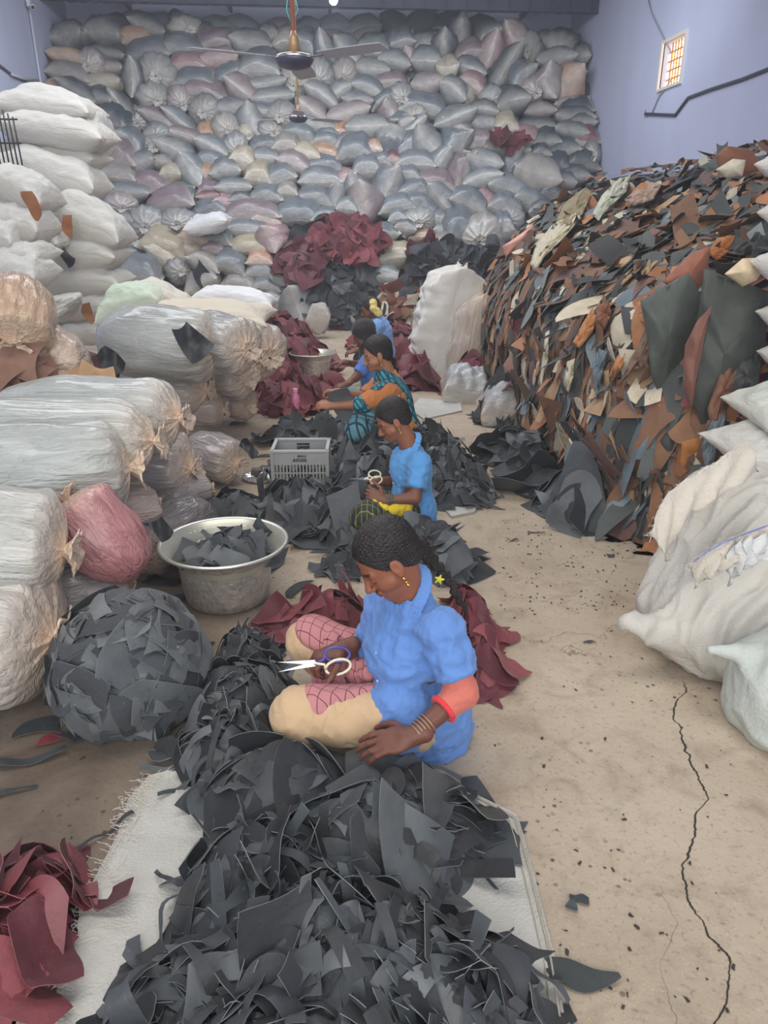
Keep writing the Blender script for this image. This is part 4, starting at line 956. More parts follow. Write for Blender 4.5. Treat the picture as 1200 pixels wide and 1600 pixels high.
extra = [([(828,412),(838,380),(862,352),(898,332),(908,340),(880,372),(850,402),(836,425)], (206,198,172), 'long pale cream hide on the far slope of the heap'),
 ([(866,352),(880,318),(915,292),(925,300),(910,335),(888,352)], (150,136,104), 'olive tan hide on the far slope near the crest'),
 ([(925,335),(940,305),(968,278),(985,275),(978,300),(950,325),(935,345)], (198,200,180), 'pale greenish cream hide just under the crest'),
 ([(975,312),(1010,282),(1034,288),(1020,312),(990,322)], (176,150,132), 'pinkish tan hide left of the highest point'),
 ([(894,535),(910,505),(926,480),(932,500),(925,520),(905,545)], (196,138,88), 'light orange hide tip at the middle of the face'),
 ([(932,480),(950,468),(955,490),(945,515),(930,500)], (140,92,70), 'rounded brown hide beside the light orange tip'),
 ([(950,590),(965,555),(976,552),(972,575),(960,588)], (192,134,84), 'small orange hide wedge low on the face'),
 ([(1000,502),(1015,487),(1030,492),(1025,508),(1008,512)], (186,122,66), 'orange hide under the grey-green hides'),
 ([(925,565),(936,545),(948,550),(940,590),(932,622),(926,600)], (112,126,134), 'narrow blue-grey hide hanging low on the face'),
 ([(840,600),(848,560),(852,520),(858,516),(856,560),(846,605)], (214,206,184), 'narrow cream hide hanging at the far face'),
 ([(880,600),(886,565),(898,560),(896,590),(888,615)], (206,196,170), 'cream hide hanging left of the blue-grey one'),
 ([(965,605),(985,560),(1010,520),(1022,535),(1014,575),(990,578)], (124,98,80), 'star shaped taupe brown hide on the lower face'),
 ([(1105,640),(1130,560),(1150,545),(1155,590),(1135,640),(1115,690)], (126,88,70), 'brown hide right of the huge dark one'),
 ([(1095,700),(1110,660),(1135,630),(1130,680),(1105,745)], (118,132,140), 'blue-grey hide hanging at the near end'),
 ([(1135,600),(1165,555),(1190,545),(1185,600),(1160,640)], (74,76,76), 'dark hide at the right edge above the pale sack'),
 ([(1130,395),(1160,352),(1200,345),(1200,392),(1165,400)], (80,82,78), 'dark hide above the cream star cornered piece'),
 ([(1105,395),(1120,372),(1150,365),(1140,392),(1120,408)], (184,118,66), 'orange hide above the cream star cornered piece')]
for pts_, col_, lab_ in extra: big_hide(pts_, lambda X, Yp: hy(X, Yp), col_, lab_, off=.17, bulge=.03)
finish_labels(hide_items)
# brown leather stacked at the far left edge, tan pieces under the round bag
r = np.random.RandomState(91); lb = []
def left_piece(x, y, Y, S, col, label, nrm=(.3, -.8, .5), n=1):
    for _ in range(n):
        P = atY(x+r.uniform(-8, 8), y+r.uniform(-6, 6), Y-r.uniform(0, .04)); nn = np.array(nrm)+r.randn(3)*.15; nn /= np.linalg.norm(nn); t = np.cross(nn, r.randn(3)); t /= np.linalg.norm(t)
        d = scrap(r, P, t, nn, S, S*.7, 'patch', np.array(srgb(*col)), srgb(150, 120, 100), .6, 1., 0, .002); put_scrap('hide_scrap', d, leather, lb, label, 'leather scrap', 'tan and brown hides by the left edge')
for i in range(12): left_piece(-5+(i % 2)*26, 628-i*7, 4.2, .34, (132, 98, 82), 'dusky brown hide stacked at the left edge below the cream bags')
for i, (x, y, cl) in enumerate([(120,612,(206,168,126)), (95,622,(220,196,158)), (150,606,(184,148,110)), (60,606,(160,100,52)), (126,596,(164,124,88)), (70,630,(210,180,140)), (30,616,(196,160,120))]):
    left_piece(x, y, 4.3, .20, cl, 'tan leather piece under the round cream bag', (.1, -.5, .9))
left_piece(148, 578, 5.4, .3, (92, 56, 58), 'dark maroon leather between the sacks and clear bags', n=2)
for (x, y, Y, S, lab) in [(107,354,7.7,.20,'brown pointed leather tip hanging from the large tilted white sack'),(50,322,7.15,.24,'brown leather scrap hanging over a left edge white sack'),(139,490,7.7,.20,'brown leather tip hanging low on the white sack stack')]:
    P = atY(x, y, Y); d = scrap(r, P, (0.1, 0, -1), (0.1, -1, .1), S, S*.5, 'tongue', np.array(srgb(150, 98, 62)), srgb(150, 110, 80), .2, .4, 0, .002); o = put_scrap('hide_scrap', d, leather, [], lab, 'leather scrap', None); o['label'] = lab
for (x, y, Y, S, lab) in [(302,536,5.0,.26,'black scrap bulging out of the hole in the torn clear bag'),(205,422+0,0,0,None),(172,563,4.9,.16,'black scrap between two clear bags'),(105,400,7.8,.18,'black scrap in the torn slit of a white sack'),(318,430,12.85,.5,'black leather hanging over the cream bags low on the rear stack'),(388,700,4.6,.12,'black scrap sticking out between far clear bags'),(252,826,2.9,.12,'black scrap showing through the dark pleated bag')]:
    if lab is None: continue
    P = atY(x, y, Y); d = scrap(r, P, (0.6, 0, -.8), (0, -1, .25), S, S*.6, 'patch', np.array(srgb(44, 46, 50)), srgb(90, 90, 92), 1.2, 1.8, 0, .002); o = put_scrap('black_scrap', d, leather_grain, [], lab, 'leather scrap', None); o['label'] = lab
finish_labels(lb)
# ------------------------------------------------------------------ single offcuts on the floor
fl = []
def floor_scrap(x, y, L_, W_, ang, kind, col, label, curl=.3, seed=0):
    rr = np.random.RandomState(seed+int(x)); P = atZ(x, y, .012); a = math.radians(ang)
    d = scrap(rr, P, (math.cos(a), math.sin(a), 0), (0, 0, 1), L_, W_, kind, np.array(srgb(*col)), srgb(100, 100, 100), curl, .5, 0, .0018)
    d[0][:, 2] += .004-d[0][:, 2].min(); o = put_scrap('loose_scrap', d, leather, [], label, 'leather scrap', None); o['label'] = label
for a in [(900,1518,.20,.07,-6,'tongue',(60,64,64),'long black scrap at the lower right end of the white sheet'),(895,1408,.045,.022,60,'strip',(66,74,76),'narrow folded scrap alone on the floor right of the sheet'),(905,1402,.05,.022,-20,'strip',(58,64,68),'short dark scrap crossing the narrow folded one'),
          (466,918,.17,.07,50,'patch',(44,46,50),'crumpled black scrap on the floor between basin and woman'),(38,1185,.25,.035,30,'strip',(56,60,62),'long dark strip on the floor below the nearest clear bag'),(62,1135,.12,.09,10,'patch',(52,58,60),'dark square scrap at left beside the round bundle'),
          (78,1152,.07,.05,20,'patch',(120,40,50),'small maroon scrap between two dark ones at left'),(110,1148,.09,.05,-30,'patch',(50,54,56),'dark scrap right of the small maroon one'),(20,1235,.13,.02,35,'strip',(60,62,62),'thin strip on the dirty floor at the left frame edge'),
          (165,1300,.18,.012,40,'strip',(54,56,58),'thin black strip beside the left edge of the white sheet'),(922,1001,.055,.015,-10,'tongue',(70,72,74),'tiny leaf scrap alone on the aisle floor'),(838,830,.10,.012,-12,'strip',(60,56,52),'thin dark curl on the aisle in front of the heap'),(800,842,.08,.012,25,'strip',(66,60,56),'short dark curl left of the thin one in the aisle'),
          (955,866,.05,.03,20,'tongue',(66,66,66),'small grey scrap on the floor near the heap foot'),(480,850,.26,.11,-8,'patch',(60,66,70),'flat dark scrap right of the basin rim'),(430,880,.15,.07,60,'patch',(54,58,62),'dark curled scrap touching the basin side'),
          (285,930,.16,.10,40,'patch',(56,60,64),'black scrap on the floor left of the basin foot'),(255,905,.2,.08,-20,'patch',(48,50,54),'dark scrap lying behind the round bundle'),(415,712,.18,.04,0,'tongue',(50,52,54),'slim dark scrap on the floor left of the crate'),
          (410,688,.2,.05,-30,'tongue',(46,48,52),'dark twisted scrap left of the crate, farther one'),(375,660,.2,.08,20,'patch',(40,42,46),'black scrap at the foot of the far clear bags'),(830,722,.2,.06,10,'tongue',(120,62,66),'maroon sliver on the floor before the heap'),
          (825,735,.25,.10,15,'patch',(176,130,104),'tan scrap on the floor before the heap'),(748,772,.16,.03,-20,'strip',(50,52,54),'black strip straying right of the girl'),(775,792,.12,.02,-35,'strip',(50,52,54),'thin black strip farthest right of the girl'),(700,790,.16,.04,-30,'strip',(48,50,54),'black strip on the white cloth behind the girl'),
          (1040,815,.5,.3,20,'patch',(120,88,66),'flat brown hide on the floor at the heap corner'),(300,1010,.18,.1,60,'patch',(60,64,68),'dark scrap leaning between bundle and small pile')]:
    floor_scrap(*a)
r = np.random.RandomState(5); mb_v, mb_f, mb_c = [], [], []; k = 0
for i in range(420):                           # crumbs
    x, y = (r.uniform(780, 1000), r.uniform(800, 960)) if i < 170 else (r.uniform(20, 1150), r.uniform(820, 1590))
    P = atZ(x, y, .003); a = r.rand()*6.28; s = r.uniform(.002, .008)
    d = scrap(r, P, (math.cos(a), math.sin(a), 0), (0, 0, 1), s*2, s, 'patch', np.array(srgb(60, 56, 52)), srgb(60, 56, 52), .1, .1, 0, .001)
    mb_v.append(d[0]); mb_f.append(d[1]+k); mb_c.append(d[2]); k += len(d[0])
tag(link('floor_crumbs', mesh_np('floor_crumbs', np.vstack(mb_v), np.vstack(mb_f), col=np.vstack(mb_c)), leather), 'tiny dark leather crumbs strewn over the concrete', 'crumbs', kind='stuff')

# ================================================================== white sheets on the floor
sheet_m = mat('woven_sheet', srgb(196, 194, 186), .75, mott=(5, .06), bump=[(6, .5, 4), (130, .3, 2)])
def sheet(name, outline, label, z=.006, thread=None):
    P = [atZ(x, y, z) for x, y in outline]
    c = sum(P, Vector())/len(P); out = []
    for i in range(len(P)):
        a, b_ = P[i], P[(i+1) % len(P)]
        for k_ in range(8): out.append(a.lerp(b_, k_/8))
    m = len(out); R_ = 14; V = []
    for k_ in range(R_+1):
        f = k_/R_
        for p in out: V.append(tuple(c.lerp(p, f)))
    V = np.array(V); V[:, 2] = z+.006+.007*vnoise(V, 3, 6)+.004*vnoise(V, 4, 16); V[-m:, 2] = z+.004
    V2 = V.copy(); V2[:, 2] = .002
    F = [(k_*m+j, k_*m+(j+1) % m, (k_+1)*m+(j+1) % m, (k_+1)*m+j) for k_ in range(R_) for j in range(m)]; nn = len(V)
    F3 = [(R_*m+j, R_*m+(j+1) % m, nn+j+R_*m, ) for j in range(0)]
    V2r = V2[-m:]; F3 = [(R_*m+j, nn+j, nn+(j+1) % m, R_*m+(j+1) % m) for j in range(m)]
    o = link(name, mesh_np(name, np.vstack([V, V2r]), F+F3), sheet_m); o.data.validate(); return tag(o, label, 'sheet')
sh = sheet('ground_sheet', [(232,1213),(262,1205),(310,1208),(420,1200),(560,1195),(700,1222),(745,1243),(808,1274),(818,1305),(838,1380),(868,1500),(885,1610),(905,1720),(600,1800),(200,1760),(-30,1660),(20,1612),(60,1530),(110,1440),(150,1370),(186,1300),(200,1250)],
           'large white woven sheet on the floor under the nearest black pile, frayed left edge')
hem = MB(); hp = [atZ(x, y, .014) for x, y in [(700,1226),(745,1246),(803,1277),(813,1306),(832,1380),(861,1500),(878,1610)]]
hem.tube(hp, .003, 6); hem.tube([p+Vector((-.018, -.004, .001)) for p in hp], .002, 6)
hem.build('hem', mat('hem_thread', srgb(176, 168, 152), .8), sh, smooth=True)
r = np.random.RandomState(8); fr = MB(); E_ = [(232,1213),(205,1250),(186,1300),(150,1370),(110,1440),(60,1530),(25,1605)]
for i in range(300):
    k_ = r.randint(len(E_)-1); f = r.rand(); x = E_[k_][0]*(1-f)+E_[k_+1][0]*f; y = E_[k_][1]*(1-f)+E_[k_+1][1]*f
    p = atZ(x, y, .012); d = Vector((-.75, .35, 0)) if r.rand() < .6 else Vector((r.randn(), r.randn(), 0)); L_ = r.uniform(.015, .07)
    q = [p+Vector((r.uniform(0, .05), 0, .004))]
    for s_ in range(4): q.append(q[-1]+(d+Vector((r.randn()*.5, r.randn()*.5, 0))).normalized()*L_/4+Vector((0, 0, r.uniform(-.002, .003))))
    for v in q: v.z = max(v.z, .003)
    fr.tube(q, .0008, 4, caps=False)
o = fr.build('frayed_threads', mat('thread', srgb(222, 216, 204), .8), sh); o['kind'] = 'stuff'
sheet('floor_cloth', [(655,622),(720,630),(722,642),(662,655),(640,640)], 'white cloth on the floor right of the woman in orange', z=.01)
sheet('floor_cloth', [(690,790),(730,780),(748,786),(742,800),(705,808)], 'torn white paper on the floor at the edge of the pile behind the girl', z=.01)

# ================================================================== basins
alu = mat('hammered_aluminium', srgb(212, 207, 200), .40, metal=.7, mott=(28, .16), bump=[(45, .6, 2), (10, .3, 3)])
alu_in = mat('aluminium_inside', srgb(206, 206, 190), .35, metal=.6, mott=(4, .08))
def basin(x, y, R_, Hh, label, zsc=1):
    p = atZ(x, y, 0); root = empty('metal_basin', (p.x, p.y, 0), label, 'basin')
    rb = R_*.66
    outer = [(0.001, .004), (rb*.9, .004), (rb, .02), (rb*1.05, Hh*.25), (rb*1.10, Hh*.62), (rb*1.13, Hh*.76), (rb*1.22, Hh*.80), (R_*.86, Hh*.92), (R_*.97, Hh*.99), (R_, Hh)]
    MB().lathe(outer, 64).build('bowl', alu, root, smooth=True)
    rim = [(R_-.004, Hh-.006), (R_+.006, Hh-.003), (R_+.006, Hh+.006), (R_-.003, Hh+.009), (R_-.012, Hh+.004)]
    MB().lathe(rim, 64).build('rim', mat('rolled_rim', srgb(214, 212, 204), .3, metal=.7), root, smooth=True)
    inner = [(R_-.010, Hh+.004), (R_*.84, Hh*.90), (rb*1.18, Hh*.78), (rb*1.06, Hh*.6), (rb*.98, .02), (0.001, .015)]
    MB().lathe(inner, 64).build('inside', alu_in, root, smooth=True)
    return p
pb = basin(357, 934, .29, .29, 'wide dented aluminium basin full of black offcuts beside the round bundle')
r = np.random.RandomState(12); bi = []
for i in range(34):
    a = r.rand()*6.28; q = math.sqrt(r.rand())*.19; h = .35-.45*q+r.uniform(-.03, .02); S = r.uniform(.09, .16)
    P = (pb.x+q*math.cos(a)-.01, pb.y+q*math.sin(a), h-.03); n = np.array([r.randn()*.5+math.cos(a)*.4, r.randn()*.5-.25+math.sin(a)*.3, 1.]); n /= np.linalg.norm(n); t = np.cross(n, r.randn(3)); t /= np.linalg.norm(t)
    d = scrap(r, P, t, n, S, S*r.uniform(.5, .8), 'patch', np.array(srgb(*BK[r.randint(5)])), srgb(120, 124, 126), .8, .8, 0, .0018)
    x, y, _ = proj(P); hh, vv = zone(x, y, 280, 430, 820, 890, ['left', 'middle', 'right'], ['back', 'front'])
    put_scrap('black_scrap', d, leather, bi, 'black offcut inside the near basin, %s %s' % (vv, hh), 'leather scrap', 'black offcuts in the near basin')
P = atZ(408, 822, .30); d = scrap(r, P, (.5, -.3, -.5), (-.5, -.5, .7), .11, .07, 'patch', np.array(srgb(52, 58, 62)), srgb(120, 124, 126), .5, .6, 0, .0018); o = put_scrap('black_scrap', d, leather, [], '', 'leather scrap', None); o['label'] = 'black offcut hanging over the back rim of the near basin'
finish_labels(bi)
pb2 = basin(490, 588, .27, .27, 'shiny aluminium basin standing in the far maroon leather')
d = scrap(r, (pb2.x-.17, pb2.y+.02, .27), (-.6, 0, .7), (.5, -.6, .5), .42, .09, 'patch', np.array(srgb(110, 52, 58)), srgb(120, 90, 90), .3, .4, 0, .002); o = put_scrap('maroon_scrap', d, leather, [], '', 'leather scrap', None); o['label'] = 'maroon scrap leaning out of the far basin'

# ================================================================== plastic crate
cp = atZ(473, 752, 0); plast = mat('crate_plastic', srgb(158, 160, 158), .5, mott=(8, .05))
cr_root = empty('plastic_crate', (cp.x, cp.y, 0), 'grey slotted plastic crate on the floor left of the dark pile', 'crate', rot=(0, 0, math.radians(-4)))
cw, cd, ch = .36, .29, .26
def slotted(w_, name, loc, rz, flip=False):
    b = MB(); t = .008; z0, z1 = .05, .165
    b.box((0, 0, z0/2+.004), (w_, t, z0)); b.box((0, 0, (z1+ch)/2+.0), (w_, t*.9, .001))
    hw = .045                                  # grip hole between two blocks
    b.box((-(w_/2+hw)/2, 0, (z1+ch)/2), (w_/2-hw, t, ch-z1)); b.box(((w_/2+hw)/2, 0, (z1+ch)/2), (w_/2-hw, t, ch-z1))
    b.box((0, 0, z1+.008), (2*hw, t, .016)); b.box((0, 0, ch-.014), (2*hw, t, .028))
    n = int(w_/.022)
    for i in range(n+1): b.box((-w_/2+.006+i*(w_-.012)/n, 0, (z0+z1)/2), (.010, t, z1-z0))
    b.box((0, -.001, (z0+z1)/2), (w_, t, .008))
    o = b.build(name, plast, cr_root, loc=loc, rot=(0, 0, rz)); return o
slotted(cw, 'front_panel', (0, -cd/2, 0), 0); slotted(cw, 'back_panel', (0, cd/2, 0), 0)
slotted(cd, 'side_panel', (-cw/2, 0, 0), PI/2); slotted(cd, 'side_panel', (cw/2, 0, 0), PI/2)
for sx in (-1, 1):
    for sy in (-1, 1): MB().box((sx*cw/2, sy*cd/2, ch/2), (.024, .024, ch)).build('corner_post', plast, cr_root)
b = MB(); b.box((0, -cd/2, ch), (cw+.03, .022, .012)); b.box((0, cd/2, ch), (cw+.03, .022, .012)); b.box((-cw/2, 0, ch), (.022, cd, .012)); b.box((cw/2, 0, ch), (.022, cd, .012))
b.build('rim', mat('crate_rim', srgb(186, 188, 188), .45), cr_root)
b = MB(); b.box((0, 0, .008), (cw, cd, .012)); b.build('floor_panel', plast, cr_root)
bi = []
for i in range(14):
    P = (cp.x+r.uniform(-.14, .14), cp.y+r.uniform(-.09, .1), r.uniform(.05, .15)); n = np.array([r.randn()*.4, r.randn()*.4, 1.]); n /= np.linalg.norm(n); t = np.cross(n, r.randn(3)); t /= np.linalg.norm(t)
    d = scrap(r, P, t, n, .12, .09, 'patch', np.array(srgb(*BK[r.randint(5)])), srgb(110, 114, 116), .6, .8, 0, .0018)
    V = d[0]; V[:, 0] = np.clip(V[:, 0], cp.x-.17, cp.x+.17); V[:, 1] = np.clip(V[:, 1], cp.y-.12, cp.y+.12)
    put_scrap('black_scrap', d, leather, bi, 'dark offcut inside the grey crate', 'leather scrap', 'offcuts in the crate')
finish_labels(bi)
# ================================================================== tray with steel cups, pink bottle
steel = mat('steel', srgb(205, 206, 208), .18, metal=1.0)
tp = atZ(408, 748, 0)
MBt = MB().lathe([(.001, .004), (.105, .004), (.125, .016), (.130, .018), (.128, .013), (.105, .0), (.001, .0)], 48, (tp.x, tp.y, .002)).build('steel_plate', steel, smooth=True); tag(MBt, 'round steel plate on the floor left of the crate', 'plate')
def cup(dx, dy, lying, label, s=1.0):
    root = empty('steel_cup', (tp.x+dx, tp.y+dy, .012 if not lying else .012+.036*s), label, 'cup')
    if lying is not None and lying is not False: root.rotation_euler = (math.radians(90), 0, math.radians(lying))
    MB().lathe([(.001, 0), (.030*s, 0), (.032*s, .004), (.036*s, .085*s), (.038*s, .088*s), (.035*s, .087*s), (.030*s, .008), (.001, .006)], 32).build('cup_body', steel, root, smooth=True)
    MB().lathe([(.0365*s, .084*s), (.040*s, .086*s), (.040*s, .090*s), (.0355*s, .090*s)], 32).build('lip', steel, root, smooth=True)
cup(-.06, .0, 80, 'steel cup lying on its side at the left of the plate'); cup(.015, -.03, 10, 'steel cup lying with its mouth toward the aisle'); cup(.085, .05, False, 'steel cup standing upright at the right of the plate', 1.1); cup(.0, .06, 60, 'steel cup lying at the back of the plate')
bp = atZ(463, 648, 0)
pk = mat('pink_plastic', srgb(236, 140, 176), .3, coat=.3)
br = empty('water_bottle', (bp.x, bp.y, .02), 'pink water bottle standing between black and maroon leather', 'bottle')
MB().lathe([(.001, 0), (.036, 0), (.040, .006), (.040, .12), (.036, .15), (.022, .178), (.020, .19)], 32).build('bottle_body', pk, br, smooth=True)
MB().lathe([(.022, .188), (.023, .19), (.023, .222), (.020, .226), (.001, .226)], 24).build('cap', mat('pink_cap', srgb(244, 176, 200), .4), br, smooth=True)
# flat black scissors on the floor
sc_m = mat('dark_steel', srgb(60, 60, 62), .5, metal=.6)
def scissors(name, root, mA, mB, mS, s=1.0):
    """open scissors in the local xy plane: blades toward -x, bows toward +x"""
    for sg, m_ in ((1, mA), (-1, mB)):
        b = MB(); a = sg*.13
        def T_(x, y, z): return (x*math.cos(a)-y*math.sin(a), x*math.sin(a)+y*math.cos(a), z)
        z = sg*.0015
        b.V = [T_(-.105*s, 0, z-.001), T_(0, -sg*.009*s, z-.001), T_(0, sg*.006*s, z-.001), T_(-.105*s, 0, z+.001), T_(0, -sg*.009*s, z+.001), T_(0, sg*.006*s, z+.001)]
        b.F = [(0, 1, 2), (3, 5, 4), (0, 3, 4, 1), (1, 4, 5, 2), (2, 5, 3, 0)]
        b.build('blade', mS, root)
        b = MB(); pts = [T_(0, 0, z), T_(.025*s, -sg*.010*s, z)]; ang = [math.radians(q) for q in range(180, -181, -20)]
        for q in ang: pts.append(T_(.062*s+.036*s*math.cos(q), -sg*.026*s+.021*s*math.sin(q)*(1), z))
        b.tube(pts, .0042*s, 8); b.build('handle', m_, root, smooth=True)
    MB().lathe([(.001, -.004), (.005*s, -.004), (.005*s, .005), (.001, .006)], 12).build('pivot_screw', mat('screw', srgb(220, 220, 224), .3, metal=1), root)
fs = atZ(488, 836, .008); root = empty('scissors', fs, 'black scissors lying on the floor behind the basin', 'scissors', rot=(0, 0, .2)); scissors('s', root, sc_m, sc_m, sc_m, 1.2)

# ================================================================== fans, bulb, cables, camera
copper = mat('copper_pipe', srgb(190, 120, 104), .4, metal=.5); fan_w = mat('fan_enamel', srgb(186, 192, 208), .45); fan_d = mat('fan_motor', srgb(86, 88, 112), .35, metal=.4); chrome = mat('chrome', srgb(200, 196, 190), .2, metal=1)
def fan(x, y, Y, s, label, rod, rodm, spin):
    p = atY(x, y, Y); root = empty('ceiling_fan', p, label, 'fan', 'ceiling fans on long rods')
    MB().lathe([(.001, -.055), (.05, -.052), (.09, -.04), (.108, -.015), (.112, .0), (.001, .0)], 40).build('motor_cover', fan_d, root, smooth=True)
    MB().lathe([(.112, -.004), (.116, .002), (.112, .012), (.08, .022), (.03, .032), (.001, .034)], 40).build('motor_top', chrome, root, smooth=True)
    rd = MB().tube([(0, 0, .03), (0, 0, RZ-p.z)], .013, 10).build('down_rod', rodm, root, smooth=True)
    MB().lathe([(.001, .03), (.035, .03), (.028, .10), (.014, .14), (.013, .14)], 20).build('canopy_cup', mat('fan_cup', srgb(170, 140, 104), .4, metal=.4), root, smooth=True)
    MB().tube([(.02, 0, .30), (.03, 0, .24), (-.01, 0, .18), (-.035, 0, .24), (-.02, 0, .33), (0, 0, .36)], .004, 6).build('wire', mat('green_wire', srgb(96, 170, 160), .6), root, smooth=True)
    for k_ in range(3):
        a = spin+k_*2*PI/3; c, s_ = math.cos(a), math.sin(a)
        b = MB(); V = []
        for i in range(9):
            q = .20+.42*i/8; w_ = .055+.012*math.sin(i/8*PI)
            for e, zz in ((-1, .006), (1, -.010)):
                V.append((q, e*w_, .004+zz+.0))
        V += [(x_, y_, z_-.003) for x_, y_, z_ in V]
        F = [(2*i, 2*i+2, 2*i+3, 2*i+1) for i in range(8)]+[(18+2*i, 18+2*i+1, 18+2*i+3, 18+2*i+2) for i in range(8)]+[(0, 1, 19, 18), (16, 34, 35, 17)]+[(2*i, 18+2*i, 20+2*i, 2*i+2) for i in range(8)]+[(2*i+1, 2*i+3, 21+2*i, 19+2*i) for i in range(8)]
        b.add([(x_*c-y_*s_, x_*s_+y_*c, z_) for x_, y_, z_ in V], F); bl = b.build('blade', fan_w, root)
        b = MB(); b.box((.155*c, .155*s_, .0), (.11, .03, .004), Matrix.Rotation(a, 3, 'Z')); b.build('blade_bracket', chrome, bl)
fan(460, 92, 5.0, 1, 'nearer ceiling fan hanging on a long copper coloured rod', .013, copper, 1.45)
fan(466, 184, 10.0, 1, 'farther ceiling fan lower in the picture, on a yellowish rod', .013, mat('yellow_rod', srgb(198, 160, 110), .5), .55)
p = atY(521, 0, 12); root = empty('light_bulb', p, 'lit round white bulb hanging just under the roof', 'lamp')
MB().lathe([(.001, -.06), (.03, -.053), (.052, -.03), (.06, 0), (.05, .03), (.025, .055), (.02, .07)], 24).build('glass_globe', mat('lit_bulb', (1, 1, 1), .4, emis=((.92, .96, 1.0), 14)), root, smooth=True)
MB().tube([(0, 0, .06), (0, 0, .13)], .022, 12).build('socket', fan_w, root, smooth=True); MB().tube([(0, 0, .12), (0, 0, RZ-p.z)], .004, 6).build('cord', fan_w, root)
bl = bpy.data.lights.new('bulb_light', 'POINT'); bl.energy = 25; bl.color = (.9, .95, 1); bl.shadow_soft_size = .06
bo = bpy.data.objects.new('bulb_light', bl); COL.objects.link(bo); bo.location = p-Vector((0, .0, .12))
cab = mat('cable_grey', srgb(150, 150, 160), .6); cabd = mat('cable_dark', srgb(80, 82, 96), .6)
def wallcable(pts, r_, m_, label, X=RX-.02, name='cable'):
    P = [atX(x, y, X) for x, y in pts]; tag(MB().tube(P, r_, 6).build(name, m_, smooth=True), label, 'cable')
wallcable([(1008,178),(1055,180),(1075,153),(1110,140),(1160,124),(1200,108),(1260,85)], .022, cabd, 'thick grey cable climbing the right wall toward the camera')
wallcable([(1048,80),(1035,55),(1018,20),(1012,-5)], .010, cab, 'thin cable from the small window up to the roof')
wallcable([(1048,126),(1030,150),(1018,178),(1008,182),(1008,172)], .010, cab, 'thin cable hanging from the small window')
wallcable([(-10,95),(20,118),(45,130),(66,146)], .020, cabd, 'dark cable sagging along the left wall', LX+.02); wallcable([(18,116),(34,122),(60,126)], .022, mat('cable_tape', srgb(196, 196, 200), .6), 'pale taped joint of cable on the left wall', LX+.045, 'cable_joint')
p = atX(49, 8, LX+.1); root = empty('security_camera', p, 'small white security camera high on the left wall', 'camera')
MB().box((-.03, 0, .02), (.06, .09, .09)).build('mount', mat('camera_white', srgb(226, 226, 232), .4), root)
MB().tube([(0, .02, 0), (.05, -.10, -.05)], .038, 16).build('housing', MATS['camera_white'], root, smooth=True); MB().tube([(.05, -.10, -.05), (.054, -.11, -.055)], .026, 16).build('lens', sc_m, root)
# folded steel rack at the left edge
rack = MB(); q = atY(6, 205, 8.0)
for i in range(7): rack.tube([(q.x-.12+i*.04, q.y, q.z-.35), (q.x-.14+i*.04, q.y, q.z+.30-.03*i)], .008, 6)
for z in (-.3, -.1, .1): rack.tube([(q.x-.16, q.y, q.z+z), (q.x+.14, q.y, q.z+z)], .008, 6)
tag(rack.build('wire_rack', sc_m, smooth=True), 'dark wire rack at the left edge behind the white sacks', 'rack')
# ================================================================== implicit surfaces -> one continuous mesh
def nv(v): v = np.asarray(v, float); return v/np.linalg.norm(v)
class S:                                       # smooth union of primitives, with optional cuts
    def __init__(s, k=.03): s.k = k; s.prims = []; s.cuts = []; s.lo = np.full(3, 1e9); s.hi = np.full(3, -1e9)
    def _bb(s, c, r): c = np.asarray(c, float); s.lo = np.minimum(s.lo, c-r); s.hi = np.maximum(s.hi, c+r)
    def cap(s, a, b, ra, rb=None, k=None):
        rb = ra if rb is None else rb; a = np.asarray(a, float); b = np.asarray(b, float); s._bb(a, ra); s._bb(b, rb); ba = b-a; L2 = ba.dot(ba)+1e-12
        def f(P):
            h = np.clip(((P-a)@ba)/L2, 0, 1); return np.linalg.norm(P-a-h[:, None]*ba, axis=1)-(ra+(rb-ra)*h)
        s.prims.append((f, k)); return s
    def ell(s, c, r, R=None, k=None):
        c = np.asarray(c, float); r = np.asarray(r, float); s._bb(c, r.max()); R = None if R is None else np.asarray(R, float)
        def f(P):
            q = P-c
            if R is not None: q = q@R          # columns of R are the local axes
            k0 = np.linalg.norm(q/r, axis=1); k1 = np.linalg.norm(q/(r*r), axis=1)+1e-9; return k0*(k0-1)/k1
        s.prims.append((f, k)); return s
    def sub(s, f, k=.01): s.cuts.append((f, k)); return s
    def __call__(s, P, cuts=True):
        d = None
        for f, k in s.prims:
            e = f(P); kk = s.k if k is None else k
            if d is None: d = e
            else:
                h = np.clip(.5+.5*(d-e)/kk, 0, 1); d = d*(1-h)+e*h-kk*h*(1-h)
        if cuts:
            for f, k in s.cuts:
                e = -f(P); h = np.clip(.5-.5*(d-e)/k, 0, 1); d = d*(1-h)+e*h+k*h*(1-h)
        return d
def f_ell(c, r, R=None): q = S(); q.ell(c, r, R); return q.prims[0][0]
def f_cap(a, b, ra, rb=None): q = S(); q.cap(a, b, ra, rb); return q.prims[0][0]
def f_plane(p, n): p = np.asarray(p, float); n = nv(n); return lambda P: -((P-p)@n)      # inside where (P-p).n > 0
